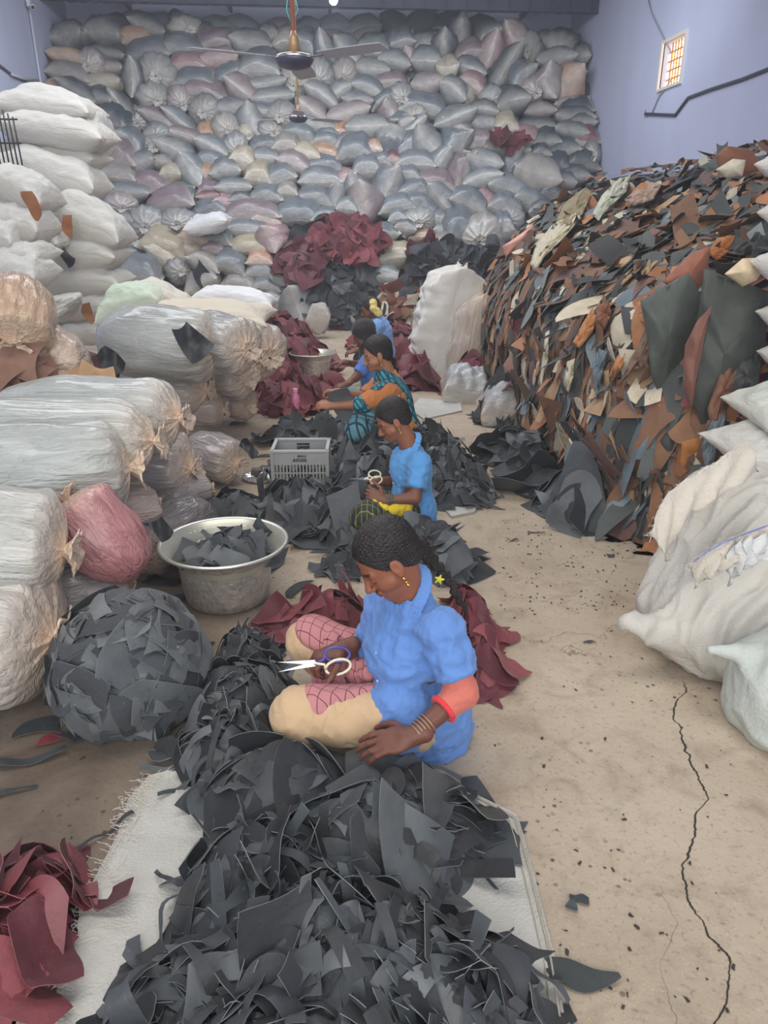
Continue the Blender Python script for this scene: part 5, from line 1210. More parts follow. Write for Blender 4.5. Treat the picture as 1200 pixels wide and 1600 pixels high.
def surf(f, lo, hi, h, smooth=1):
    lo = np.asarray(lo, float)-2*h; hi = np.asarray(hi, float)+2*h
    n = np.ceil((hi-lo)/h).astype(int)+1
    ax = [lo[i]+h*np.arange(n[i]) for i in range(3)]
    G = np.empty(n, np.float32)
    for i in range(n[0]):
        Y, Z = np.meshgrid(ax[1], ax[2], indexing='ij'); P = np.stack([np.full(Y.size, ax[0][i]), Y.ravel(), Z.ravel()], 1)
        G[i] = f(P).reshape(n[1], n[2])
    G[0] = G[-1] = 1; G[:, 0] = G[:, -1] = 1; G[:, :, 0] = G[:, :, -1] = 1
    I = G < 0; c = [slice(None, -1), slice(1, None)]
    cnt = sum(I[c[a], c[b], c[d]].astype(np.int8) for a in (0, 1) for b in (0, 1) for d in (0, 1))
    act = (cnt > 0) & (cnt < 8); idx = np.full(act.shape, -1, np.int64); C = np.argwhere(act); idx[act] = np.arange(len(C))
    acc = np.zeros((len(C), 3)); num = np.zeros(len(C))
    cor = [(a, b, d) for a in (0, 1) for b in (0, 1) for d in (0, 1)]
    for i, p in enumerate(cor):
        for q in cor[i+1:]:
            if sum(abs(p[k]-q[k]) for k in range(3)) != 1: continue
            g0 = G[C[:, 0]+p[0], C[:, 1]+p[1], C[:, 2]+p[2]]; g1 = G[C[:, 0]+q[0], C[:, 1]+q[1], C[:, 2]+q[2]]
            m = (g0 < 0) != (g1 < 0); t = np.where(m, g0/np.where(m, g0-g1, 1), 0)
            for k in range(3): acc[:, k] += np.where(m, p[k]+(q[k]-p[k])*t, 0)
            num += m
    V = lo+h*(C+acc/num[:, None]); F = []
    for axn in range(3):
        o = [k for k in range(3) if k != axn]
        A = [slice(None)]*3; B = [slice(None)]*3; A[axn] = slice(None, -1); B[axn] = slice(1, None)
        a = I[tuple(A)]; b = I[tuple(B)]; E = np.argwhere(a != b); fl = a[tuple(E.T)]
        ok = (E[:, o[0]] > 0) & (E[:, o[1]] > 0) & (E[:, o[0]] < n[o[0]]-1) & (E[:, o[1]] < n[o[1]]-1); E = E[ok]; fl = fl[ok]
        def at(d0, d1):
            q = E.copy(); q[:, o[0]] -= d0; q[:, o[1]] -= d1; return idx[q[:, 0], q[:, 1], q[:, 2]]
        Q = np.stack([at(1, 1), at(0, 1), at(0, 0), at(1, 0)], 1)
        if axn == 1: fl = ~fl
        Q[~fl] = Q[~fl][:, ::-1]; F.append(Q)
    F = np.vstack(F); F = F[(F >= 0).all(1)]
    for _ in range(smooth):                    # light relaxation
        s_ = np.zeros_like(V); w_ = np.zeros(len(V))
        for a, b in ((0, 1), (1, 2), (2, 3), (3, 0)):
            np.add.at(s_, F[:, a], V[F[:, b]]); np.add.at(w_, F[:, a], 1); np.add.at(s_, F[:, b], V[F[:, a]]); np.add.at(w_, F[:, b], 1)
        V = V*.5+.5*s_/w_[:, None]
    return V, F
def normals(f, V, e=.003):
    N_ = np.stack([f(V+np.eye(3)[i]*e)-f(V-np.eye(3)[i]*e) for i in range(3)], 1); return N_/(np.linalg.norm(N_, axis=1, keepdims=True)+1e-9)
def wrinkle(f, V, amp, seed, freq=(9, 9, 9), M_=None):
    N_ = normals(f, V); q = V@M_ if M_ is not None else V
    w_ = vnoise(q*np.array(freq), seed); w2 = 1-2*np.abs(vnoise(q*np.array(freq)*1.3, seed+9)); return V+N_*(amp*(.6*w_+.5*w2))[:, None]
def smesh(name, V, F, m, col=None, parent=None):
    return link(name, mesh_np(name, V, F, col=col), m, parent)
def cloth(name, c, rough=.8, **kw):
    return mat(name, srgb(*c), rough, sheen=.15, **kw)
skin_m = mat('skin', rough=.48, spec=.4, source='attr', bump=[(160, .08, 2)])
hair_m = mat('hair', srgb(34, 28, 27), .38, spec=.5, mott=(30, .35), bump=[(60, .6, 3)], stretch=(1, 1, 4))
gold = mat('gold', srgb(224, 176, 92), .25, metal=1)

def frame(fwd, up):
    f = nv(fwd); u = np.asarray(up, float); u = nv(u-f*u.dot(f)); l = np.cross(u, f); return np.stack([f, l, u], 1)   # columns: forward, left, up
def head_sdf(nb_local):
    s = S(.022)
    s.ell((-.018, 0, .028), (.096, .074, .088)).ell((.028, 0, -.03), (.058, .060, .078)).ell((.040, 0, -.086), (.034, .036, .026))
    s.cap((.066, 0, -.100), (.062, 0, -.098), .015, k=.02)
    for e in (-1, 1):
        s.cap((.050, e*.036, -.048), (.030, e*.048, -.05), .020, .018, k=.02)
        s.cap((.078, e*.012, .004), (.066, e*.042, .006), .010, .008, k=.015)
    for e in (-1, 1): s.sub(f_ell((.092, e*.031, -.016), (.017, .018, .013)), .012)
    s2 = S(.006)
    s2.prims.append((lambda P: s(P), 0.006)); s2.lo, s2.hi = s.lo, s.hi
    for e in (-1, 1): s2.ell((.0665, e*.031, -.016), (.0145, .0155, .0125), k=.004)
    s2.cap((.083, 0, -.004), (.105, 0, -.044), .0065, .0105, k=.012)
    for e in (-1, 1): s2.cap((.094, e*.011, -.048), (.086, e*.014, -.046), .0075, .006, k=.006)
    s2.ell((.083, 0, -.068), (.012, .023, .0062), k=.006).ell((.081, 0, -.079), (.012, .019, .0075), k=.006)
    s2.sub(f_ell((.096, 0, -.0735), (.008, .022, .0012)), .002)
    for e in (-1, 1):
        s2.ell((-.006, e*.077, -.016), (.019, .008, .031), k=.006).ell((.000, e*.074, -.045), (.009, .006, .010), k=.006)
        s2.sub(f_ell((-.002, e*.088, -.012), (.010, .007, .018)), .004)
    s2.cap((-.022, 0, -.055), nb_local, .052, .056, k=.03)
    return s2
def head_cols(V, base):
    b = np.array(srgb(*base)); C = np.tile(b, (len(V), 1))
    def paint(m, c, a): C[m] = C[m]*(1-a)+np.array(srgb(*c))*a
    x, y, z = V[:, 0], V[:, 1], V[:, 2]; ay = np.abs(y)
    paint(((z+.0735)/.013)**2+(y/.025)**2+((x-.088)/.016)**2 < 1, (120, 62, 56), .75)
    paint((np.abs(z-.012-.05*(ay-.03)*(ay < .03)) < .0045) & (ay > .012) & (ay < .048) & (x > .05), (30, 24, 24), .85)
    paint((np.abs(z+.0215-.12*(ay-.031)**2/.031) < .0028) & (ay > .017) & (ay < .046) & (x > .06), (24, 18, 18), .9)
    paint((np.abs(z+.018) < .010) & (ay > .014) & (ay < .048) & (x > .06), (90, 58, 48), .25)
    return C
def hand_sdf(W, d, nrm, thumb_side, curl, s=1.0, spread=.10, thumb=.6):
    """W wrist, d direction to the fingers, nrm back of the hand; thumb_side +1: thumb toward d x nrm reversed"""
    d = nv(d); nrm = np.asarray(nrm, float); nrm = nv(nrm-d*nrm.dot(d)); y = np.cross(nrm, d)*thumb_side
    T_ = lambda a, b, c: np.asarray(W)+s*(a*d+b*y+c*nrm)
    R = np.stack([d, y, nrm], 1); q = S(.010)
    q.ell(T_(.048, 0, 0), np.array((.050, .040, .0155))*s, R); q.cap(T_(-.03, 0, 0), T_(.02, .0, 0), .024*s, .022*s, k=.02)
    for i, (by, L_) in enumerate(((.029, .070), (.010, .079), (-.010, .074), (-.028, .057))):
        p = T_(.084-abs(by)*.25, by, .002); ang = 0; sp = by*spread/.03
        for j, f in enumerate((.45, .31, .26)):
            ang += curl*(.7, 1.0, .8)[j]*(1+.10*i)
            dd = nv(d*math.cos(ang)+y*sp*math.cos(ang)-nrm*math.sin(ang)); e = p+dd*L_*f*s
            q.cap(p, e, (.0090-.0009*j)*s, (.0083-.0009*j)*s, k=.004); p = e
    p = T_(.022, .028, -.004); dd = nv(d*.65+y*.75-nrm*.35)
    for j, L_ in enumerate((.042, .032, .026)):
        e = p+dd*L_*s; q.cap(p, e, (.0125-.0015*j)*s, (.011-.0015*j)*s, k=.006); p = e; dd = nv(dd+d*.35-nrm*thumb*.5-y*.30*thumb)
    return q
def person(cfg):
    """joints in cfg are pixel+depth triples of the photograph's frame turned into points of the place"""
    J = {k: np.array(atY(*v)) if not isinstance(v, np.ndarray) else v for k, v in cfg['J'].items()}
    sc = cfg.get('scale', 1.0); q = cfg.get('q', 1.0)
    up = J['neck']-J['pel']; upn = nv(up)
    left = nv(J['Lsh']-J['Rsh']); fw_ = nv(np.cross(left, upn))
    HR = frame(cfg['face'], cfg['headup'])
    root_loc = Vector((J['pel'][0], J['pel'][1], 0))
    # ---- skin
    VV, FF, CC = [], [], []; k = 0
    def addp(V, F, C):
        nonlocal k
        VV.append(V); FF.append(F+k); CC.append(C); k += len(V)
    nbl = ((J['neck']-J['head'])@HR)/sc
    hs = head_sdf(tuple(nbl)); hs.hi = np.maximum(hs.hi, (.125, .10, .13)); hs.lo = np.minimum(hs.lo, (-.13, -.10, -.14))
    V, F = surf(hs, hs.lo, hs.hi, .0029/q, 1); C = head_cols(V, cfg['skin']); addp((V*sc)@HR.T+J['head'], F, C)
    armc = srgb(*cfg.get('armskin', cfg['skin']))
    tor = S(.05); pel, ch = J['pel'], J['chest']
    tw = cfg.get('bulk', 1.0)
    tor.ell(pel, np.array((.125, .165, .12))*tw, np.stack([fw_, left, upn], 1)).cap(pel+upn*.06, ch, .115*tw, .12*tw).ell(ch, np.array((.11, .15, .15))*tw, np.stack([fw_, left, upn], 1))
    tor.cap(J['Lsh']-left*.02-upn*.015, J['Rsh']+left*.02-upn*.015, .060*tw); tor.cap(ch+upn*.05, J['neck'], .085*tw, .050)
    if cfg.get('bust'): tor.ell(ch+fw_*.085*tw-upn*.01, np.array((.06, .11, .07))*tw, np.stack([fw_, left, upn], 1))
    tor.ell(pel+fw_*.05+upn*.07, np.array((.11, .14, .10))*tw, np.stack([fw_, left, upn], 1))
    body = lambda P: tor(P)+.014
    V, F = surf(body, tor.lo, tor.hi, .016, 1); addp(V, F, np.tile(armc, (len(V), 1)))
    for sd in 'LR':
        sh, el, wr = J[sd+'sh'], J[sd+'el'], J[sd+'wr']
        a = S(.02); a.cap(sh, el, .044*sc, .036*sc).cap(el, wr, .037*sc, .025*sc)
        h = cfg['hands'][sd]; hq = hand_sdf(wr, h[0], h[1], h[2], h[3], s=sc*cfg.get('hand', 1.0))
        a.prims += [(lambda P, hq=hq: hq(P), .012)]; a.lo = np.minimum(a.lo, hq.lo); a.hi = np.maximum(a.hi, hq.hi)
        V, F = surf(a, a.lo, a.hi, .0042/q, 1); addp(V, F, np.tile(armc, (len(V), 1)))
    legs = S(.04)
    for sd in 'LR': legs.cap(J[sd+'hip'], J[sd+'kn'], .088*tw, .062).cap(J[sd+'kn'], J[sd+'an'], .060, .045)
    V, F = surf(lambda P: legs(P)+.012, legs.lo, legs.hi, .014, 1); addp(V, F, np.tile(armc, (len(V), 1)))
    body_o = link('person', mesh_np('person', np.vstack(VV)-np.array(root_loc), np.vstack(FF), col=np.vstack(CC)), skin_m, loc=root_loc)
    tag(body_o, cfg['label'], 'person')
    O = np.array(root_loc)
    def piece(name, V, F, m, col=None, label=None, kind=None):
        V = np.asarray(V)-O
        if 'maxz' not in cfg: V[:, 2] = np.maximum(V[:, 2], .003)
        o = smesh(name, V, F, m, col, body_o)
        if label: o['label'] = label
        return o
    # ---- trousers
    tr = S(.04); g = .020
    for sd in 'LR': tr.cap(J[sd+'hip'], J[sd+'kn'], .092*tw+g, .064+g).cap(J[sd+'kn'], J[sd+'an'], .062+g, .046+g)
    V, F = surf(tr, tr.lo, tr.hi, .008/q, 1); V = wrinkle(tr, V, .006, 5, (13, 6, 13)); piece('trousers', V, F, cfg['trouser_mat'])
    # ---- shirt
    sg = S(.035); sg.prims = [(lambda P: tor(P)-.010, None)]; sg.lo, sg.hi = tor.lo-.03, tor.hi+.03
    for sd in 'LR':
        sh, el = J[sd+'sh'], J[sd+'el']; e = sh+(el-sh)*cfg.get('sleeve', .75)*1.25; sg.cap(sh, e, .066*tw, (.062+.006)*tw)
    low = pel-upn*.04
    if cfg.get('apron'): sg.ell(J['Lhip']*.93+J['Lkn']*.07+upn*.01, (.13, .12, .13))
    if cfg.get('hem', 1): sg.cap(pel, low-upn*.05, .14*tw, .155*tw)
    for sd in 'LR':
        sh, el = J[sd+'sh'], J[sd+'el']; e = sh+(el-sh)*cfg.get('sleeve', .75); dn = nv(el-sh)
        cyl = f_cap(e, e+dn*.30, .13)
        sg.sub(lambda P, cyl=cyl, e=e, dn=dn: np.maximum(cyl(P), -((P-e)@dn)), .004)
    nb = J['neck']; nd = nv(J['head']-nb)
    sg.sub(lambda P: np.maximum(f_cap(nb-nd*.02, nb+nd*.12, .058*sc)(P), 0-((P-nb)@nd)-.02), .006)
    vd = nv(fw_*.9-upn*.25)                     # open neck
    V, F = surf(sg, sg.lo, sg.hi, .0065/q, 1)
    Mx = np.stack([fw_, left, upn], 1)
    V = wrinkle(sg, V, cfg.get('wr', .008), 11, (10, 5, 14), Mx); V = wrinkle(sg, V, .006, 41, (7, 20, 4.5), Mx); V = wrinkle(sg, V, .003, 31, (22, 14, 26), Mx)
    piece('shirt', V, F, cfg['shirt_mat'])
    if cfg.get('collar', True):
        c = S(.01); R = np.stack([nv(fw_-nd*fw_.dot(nd)), nv(left-nd*left.dot(nd)), nd], 1); c0 = nb+nd*.010-fw_*.004
        rr = .066*sc
        def col_f(P):
            q_ = (P-c0)@R; rad = np.hypot(q_[:, 0]/1.05, q_[:, 1]); z_ = q_[:, 2]+.42*q_[:, 0]+.004
            flare = rr+.010-.75*(z_)+.12*np.clip(q_[:, 0], 0, 1); d = np.maximum(np.abs(rad-flare)-.0032, np.abs(z_)-.017-.012*(q_[:, 0] > .035))
            d = np.where(q_[:, 0] > 0, np.maximum(d, (.016-np.abs(q_[:, 1])-.5*np.clip(.012-z_, 0, .03))), d); return d
        V, F = surf(col_f, c0-.12, c0+.12, .0036/q, 1); piece('collar', V, F, cfg['shirt_mat'])
        # turned-down collar points and the button strip
        b = MB(); pts = []
        for i in range(7):
            t = i/6; p0 = ch+upn*.10*(1-t)-upn*.20*t+fw_*.16; 
            # march inward to the shirt surface
            P_ = p0+fw_*.1
            for _ in range(14):
                dd = sg(P_[None])[0]; P_ = P_-fw_*max(dd, .001)*.9
            pts.append(P_+fw_*.004)
        V = []; F = []
        for i, p_ in enumerate(pts):
            for e in (-1, 1): V += [p_+left*.014*e, p_+left*.014*e+fw_*.004]
        for i in range(6):
            a = i*4; F += [(a+1, a+3, a+7, a+5), (a, a+1, a+5, a+4), (a+2, a+6, a+7, a+3)]
        piece('placket', np.array(V), F, cfg['shirt_mat'])
        for i in (1, 3, 5):
            p_ = pts[i]+fw_*.006; bb = S(.001).ell(p_, (.0062, .0062, .0062)); V, F = surf(bb, bb.lo, bb.hi, .0022, 1); piece('button', V, F, mat('button', srgb(206, 214, 226), .4))
    # ---- hair
    hx = cfg.get('hairmat', hair_m)
    if cfg.get('hijab'):
        hh = S(.03); hh.ell((-.022, 0, .030), (.112, .090, .100)).cap((-.03, 0, -.05), tuple(nbl), .085, .10).ell(tuple(np.array(nbl)+np.array((-.0, 0, -.03))), (.12, .15, .07))
        hh.sub(f_ell((.098, 0, -.035), (.060, .052, .075)), .01)
        V, F = surf(hh, hh.lo, hh.hi, .0055, 1); piece('headscarf', wrinkle(hh, V, .004, 3, (14, 14, 10))@HR.T*sc+J['head'], F, cloth('black_cloth', (44, 40, 40), mott=(8, .1)))
    else:
        hh = S(.012); hh.ell((-.022, 0, .032), (.103, .082, .094)).ell((-.062, 0, -.028), (.050, .062, .050), k=.03)
        hh.sub(lambda P: .030-(P[:, 0]*.86-P[:, 2]*.50), .008)
        for e in (-1, 1): hh.sub(f_ell((.006, e*.088, -.022), (.026, .020, .034)), .008)
        V, F = surf(hh, hh.lo, hh.hi, .0032/q, 1)
        N_ = normals(hh, V); ph = np.arctan2(V[:, 2]-.02, V[:, 1]); V = V+N_*(.0011*np.sin(ph*46+5*V[:, 0]*8))[:, None]
        piece('hair', V*sc@HR.T+J['head'], F, hx)
        if 'braid' in cfg:
            pts = [np.array(atY(*p)) for p in cfg['braid']]; b = S(.012); n_ = cfg.get('braid_n', 16)
            for i in range(n_):
                t = i/(n_-1)*(len(pts)-1); j = min(int(t), len(pts)-2); f = t-j; p_ = pts[j]*(1-f)+pts[j+1]*f; d_ = nv(pts[j+1]-pts[j]); s_ = nv(np.cross(d_, (0.3, -.8, .5)))
                w_ = cfg.get('braid_r', .026)*(1-.45*i/n_); e = (-1)**i
                b.cap(p_+s_*e*w_*.45-d_*w_*.5, p_-s_*e*w_*.2+d_*w_*.6, w_*.62, w_*.45, k=.006)
            V, F = surf(b, b.lo, b.hi, .004, 1); V = wrinkle(b, V, .002, 7, (60, 60, 60)); piece('braid', V, F, hx)
    for sd, (x, y, Y) in (cfg.get('ties') or {}).items():
        t = S(.004); p_ = np.array(atY(x, y, Y)); c_ = cfg['tiecol'][sd]
        for a in range(5): t.cap(p_, p_+np.array((.016*math.cos(a*1.26), -.004, .016*math.sin(a*1.26))), .006, .003, k=.003)
        V, F = surf(t, t.lo, t.hi, .0022, 1); piece('hair_tie', V, F, mat('tie_%d' % c_[0], srgb(*c_), .6), label=cfg['tielab'][sd])
    if cfg.get('earring', True):
        for e in ((1,) if cfg.get('one_ear', True) else (1, -1)):
            t = S(.003); c_ = np.array((.000, e*.086, -.052))
            t.ell(c_, (.0062, .0062, .0062), k=.002).ell(c_+(.002, 0, -.014), (.0052, .0052, .0052), k=.002).ell(c_+(.003, 0, -.025), (.0066, .0066, .0066), k=.002)
            V, F = surf(t, t.lo, t.hi, .0018, 1); piece('earring', V*sc@HR.T+J['head'], F, gold)
    return J, body_o, dict(tor=tor, legs=tr, shirt=sg, fw=fw_, left=left, up=upn, HR=HR, piece=piece, O=O)
blue = cloth('uniform_blue', (98, 140, 204), mott=(5, .05), bump=[(220, .12, 1), (5.5, .5, 3, 1), (14, .15, 3)])
blue2 = cloth('uniform_skyblue', (90, 154, 214), mott=(5, .05), bump=[(220, .12, 1), (6, .45, 3, 1), (14, .15, 3)])
beige = cloth('beige_cotton', (204, 172, 134), bump=[(5, .5, 3, 1), (26, .25, 3)])
def check_mat(name, base, line, sc_, w_=.06, rot=(.3, .2, .5)):
    m = mat(name, srgb(*base), .8, bump=[(30, .2, 3)]); nt = m.node_tree; N = nt.nodes; L = nt.links; b = N['Principled BSDF']
    tc = N.new('ShaderNodeTexCoord'); mp = N.new('ShaderNodeMapping'); mp.inputs['Rotation'].default_value = rot; mp.inputs['Scale'].default_value = (sc_,)*3; L.new(tc.outputs['Object'], mp.inputs[0])
    sx = N.new('ShaderNodeSeparateXYZ'); L.new(mp.outputs[0], sx.inputs[0]); prev = None
    for i in (0, 1):
        f = N.new('ShaderNodeMath'); f.operation = 'FRACT'; L.new(sx.outputs[i], f.inputs[0]); c = N.new('ShaderNodeMath'); c.operation = 'LESS_THAN'; L.new(f.outputs[0], c.inputs[0]); c.inputs[1].default_value = w_
        if prev is None: prev = c
        else:
            a = N.new('ShaderNodeMath'); a.operation = 'MAXIMUM'; L.new(prev.outputs[0], a.inputs[0]); L.new(c.outputs[0], a.inputs[1]); prev = a
    mx = N.new('ShaderNodeMix'); mx.data_type = 'RGBA'; mx.inputs[6].default_value = (*srgb(*base), 1); mx.inputs[7].default_value = (*srgb(*line), 1); L.new(prev.outputs[0], mx.inputs[0]); L.new(mx.outputs[2], b.inputs['Base Color'])
    return m
# ------------------------------------------------------------------ the nearest woman
J, W1, G = person(dict(
    J=dict(pel=(664,1105,2.06), chest=(645,1010,2.06), neck=(636,925,2.05), head=(602,872,2.03), Lsh=(692,985,1.93), Rsh=(600,945,2.19), Lel=(722,1082,1.84), Lwr=(646,1150,1.75),
           Rel=(572,1050,2.20), Rwr=(537,1012,2.14), Lhip=(640,1125,1.95), Rhip=(640,1065,2.19), Lkn=(468,1118,1.96), Rkn=(486,1004,2.36), Lan=(560,1180,2.06), Ran=(590,1110,2.30)),
    face=(-.76, -.22, -.60), headup=(-.55, .0, .83), skin=(146, 90, 66), armskin=(112, 70, 56), scale=1.0, bulk=.94, bust=True,
    hands=dict(L=((-.97, .0, -.20), (-.05, -.35, .93), -1, .28), R=((-.9, -.35, -.12), (-.15, .1, .95), 1, .95)), sleeve=.74, hand=1.14, apron=True,
    trouser_mat=beige, shirt_mat=blue, braid=[(655,850,2.14), (672,872,2.18), (700,905,2.2), (726,950,2.18)], braid_r=.030, braid_n=18, wr=.011,
    ties=dict(a=(618,822,2.06), b=(686,905,2.12)), tiecol=dict(a=(120, 200, 90), b=(226, 214, 70)), tielab=dict(a='green hair tie', b='yellow hair tie'),
    label='seated woman nearest the camera in a blue collared shirt, cutting with scissors'))
fw_, lf, up_ = G['fw'], G['left'], G['up']; piece = G['piece']
pink = check_mat('pink_check', (192, 128, 130), (96, 52, 60), 30, .07)
for nm, (a, b_, r_) in {'kurta_panel': ((500,985,2.34), (560,1010,2.30), .085), 'kurta_panel_near': ((500,1105,1.97), (570,1085,2.02), .080)}.items():
    reg = f_cap(np.array(atY(*a)), np.array(atY(*b_)), r_); f = lambda P, reg=reg: np.maximum(G['legs'](P)-.012, reg(P)-.004)
    c = np.array(atY(*a)); V, F = surf(f, c-.26, c+.30, .006, 1); V = wrinkle(G['legs'], V, .003, 3, (14, 14, 14)); piece('kurta_panel', V, F, pink, label='pink checked cloth over the lap')
# cloth sagging between the knees
mid_ = [np.array(atY(*q)) for q in ((520,1000,2.28), (510,1050,2.16), (520,1090,2.04), (580,1050,2.1))]
s_ = S(.05); s_.cap(mid_[0], mid_[1], .03, .03).cap(mid_[1], mid_[2], .03, .03).cap(mid_[1], mid_[3], .035, .05); V, F = surf(s_, s_.lo, s_.hi, .006, 1); piece('kurta_panel', wrinkle(s_, V, .012, 8, (18, 18, 18)), F, pink, label='pink checked cloth sagging in the lap')
# elbow cover: sheer red sleeve lining with a bright edge
e1, e0 = J['Lel'], J['Lsh']; wv = J['Lwr']; a_ = e0+(e1-e0)*.60; b2 = e1+(wv-e1)*.42
s_ = S(.02); s_.cap(a_, e1, .052, .046).cap(e1, b2, .046, .040); dn = nv(wv-e1); s_.sub(lambda P: np.maximum(-((P-b2)@dn), f_cap(b2, b2+dn*.2, .09)(P)), .003)
V, F = surf(s_, s_.lo, s_.hi, .005, 1); piece('sleeve_lining', wrinkle(s_, V, .003, 4, (30, 30, 30)), F, cloth('sheer_red', (206, 112, 96)), label='pale red sheer inner sleeve')
s_ = S(.01); R = frame(dn, (0, 0, 1)); 
rg = MB(); pts = [Vector(b2-dn*.006+.041*(R[:, 1]*math.cos(t)+R[:, 2]*math.sin(t))) for t in np.linspace(0, 2*PI, 25)]; rg.tube([p-Vector(G['O']) for p in pts], .008, 8, caps=False); o = rg.build('sleeve_edge', cloth('bright_red', (232, 52, 60)), W1, smooth=True); o['label'] = 'bright red sleeve edge'
for k_ in range(5):                            # thin bangles
    c0 = wv-dn*(.012+.011*k_); rg = MB(); pts = [Vector(c0+(.031+.001*k_)*(R[:, 1]*math.cos(t)+R[:, 2]*math.sin(t)))-Vector(G['O']) for t in np.linspace(0, 2*PI, 25)]; rg.tube(pts, .0014, 6, caps=False); rg.build('bangle', mat('bangle', srgb(206, 190, 160), .3, metal=.8), W1, smooth=True)
# her scissors
p = Vector(atY(492, 1036, 2.05)); root = empty('scissors', p, 'scissors with one purple and one cream handle in the right hand of the nearest woman', 'scissors')
root.rotation_euler = (math.radians(70), math.radians(0), math.radians(6)); scissors('w', root, mat('cream_handle', srgb(226, 222, 190), .35, coat=.3), mat('purple_handle', srgb(74, 66, 150), .35, coat=.3), steel, 1.15)
# ------------------------------------------------------------------ the girl behind her
J2, W2, G2 = person(dict(
    J=dict(pel=(648,795,3.92), chest=(642,735,3.92), neck=(640,698,3.92), head=(612,655,3.90), Lsh=(656,722,3.79), Rsh=(628,716,4.04), Lel=(648,778,3.72), Lwr=(600,782,3.72),
           Rel=(622,752,4.02), Rwr=(588,752,3.92), Lhip=(635,805,3.84), Rhip=(635,795,4.0), Lkn=(572,806,3.70), Rkn=(575,785,4.1), Lan=(612,822,3.9), Ran=(612,806,4.0)),
    face=(-.86, -.14, -.48), headup=(-.45, .0, .88), skin=(150, 98, 74), armskin=(122, 78, 62), scale=.94, bulk=.80, q=.8,
    hands=dict(L=((-.85, .1, .45), (.1, -.85, .4), -1, .75), R=((-.95, -.2, .1), (-.1, .2, .95), 1, .7)), sleeve=.72, wr=.007,
    trouser_mat=check_mat('dark_pattern', (50, 50, 48), (130, 142, 66), 34, .10, (0, 0, .1)), shirt_mat=blue2, braid=[(652,672,3.97), (660,690,3.98), (664,712,3.99)], braid_r=.024, braid_n=8,
    ties=dict(a=(622,622,3.95)), tiecol=dict(a=(230, 226, 224)), tielab=dict(a='white hair clip'),
    label='girl in a sky blue shirt sitting behind the nearest woman, trimming a grey piece'))
for (a, b_, r_, m_, lb_) in (((588,792,3.74), (630,792,3.76), .062, cloth('yellow_cloth', (226, 198, 44)), 'yellow cloth over the lap'),):
    s_ = S(.03); A_, B_ = np.array(atY(*a)), np.array(atY(*b_)); s_.cap(A_, B_, r_, r_*.9); V, F = surf(s_, s_.lo, s_.hi, .008, 1); G2['piece']('dress_front', wrinkle(s_, V, .010, 6, (18, 18, 18)), F, m_, label=lb_)
for k_ in range(4):
    R = frame(J2['Lwr']-J2['Lel'], (0, 0, 1)); c0 = J2['Lwr']-R[:, 0]*(.015+.012*k_); rg = MB(); rg.tube([Vector(c0+.029*(R[:, 1]*math.cos(t)+R[:, 2]*math.sin(t)))-Vector(G2['O']) for t in np.linspace(0, 2*PI, 21)], .004, 6, caps=False); rg.build('bangle', mat('dark_bangle', srgb(84, 96, 90), .4), W2, smooth=True)
p = Vector(atY(570, 748, 3.85)); root = empty('scissors', p, 'cream handled scissors in the hands of the girl in sky blue', 'scissors'); root.rotation_euler = (math.radians(60), 0, math.radians(20)); scissors('g', root, MATS['cream_handle'], MATS['cream_handle'], steel, 1.0)
r = np.random.RandomState(3); P = atY(548, 808, 3.68); d = scrap(r, P, (.25, .0, -.97), (-.2, -.95, .1), .30, .24, 'patch', np.array(srgb(98, 100, 103)), srgb(140, 140, 142), .3, .6, 0, .002)
V = d[0]; V[:, 2] = np.maximum(V[:, 2], .004); o = put_scrap('black_scrap', d, leather, [], '', 'leather scrap', None); o['label'] = 'large grey leather piece held up by the girl in sky blue'
# ------------------------------------------------------------------ the woman in orange
teal = check_mat('teal_print', (74, 150, 162), (26, 78, 96), 34, .38, (.4, .6, .3)); orange = cloth('orange_cotton', (190, 118, 62), bump=[(20, .3, 3)])
J3, W3, G3 = person(dict(
    J=dict(pel=(628,680,5.32), chest=(612,622,5.32), neck=(604,580,5.32), head=(588,552,5.30), Lsh=(606,612,5.16), Rsh=(598,596,5.46), Lel=(566,632,5.10), Lwr=(520,634,5.08),
           Rel=(572,620,5.40), Rwr=(530,612,5.35), Lhip=(612,690,5.24), Rhip=(612,680,5.42), Lkn=(558,672,5.12), Rkn=(560,655,5.5), Lan=(600,695,5.3), Ran=(600,686,5.4)),
    face=(-.93, -.12, -.28), headup=(-.28, 0, .95), skin=(168, 116, 88), armskin=(158, 106, 80), scale=1.02, bulk=.98, bust=True, q=.62,
    hands=dict(L=((-.95, .0, .1), (0, -.5, .85), -1, .8), R=((-.95, 0, .1), (0, .1, .95), 1, .8)), sleeve=.95, collar=False, wr=.008,
    trouser_mat=check_mat('teal_stripe', (96, 150, 160), (30, 60, 84), 16, .22, (0, .3, .2)), shirt_mat=orange, braid=[(612,560,5.38), (620,585,5.42), (626,612,5.44)], braid_r=.034, braid_n=8,
    label='seated woman in an orange top with a teal scarf down her back'))
sp = [(580,585,5.2), (588,600,5.14), (604,588,5.2), (622,600,5.24), (638,630,5.28), (650,665,5.3), (654,690,5.3)]
sp = [np.array(atY(*q)) for q in sp]
def scarf_f(P):
    d = np.full(len(P), 9.)
    for a, b_ in zip(sp[:-1], sp[1:]): d = np.minimum(d, f_cap(a, b_, .055, .055)(P))
    return np.maximum(G3['shirt'](P, cuts=False)-.016, d)
V, F = surf(scarf_f, np.min(sp, 0)-.12, np.max(sp, 0)+.12, .0085, 1); G3['piece']('scarf', V, F, teal, label='teal printed scarf')
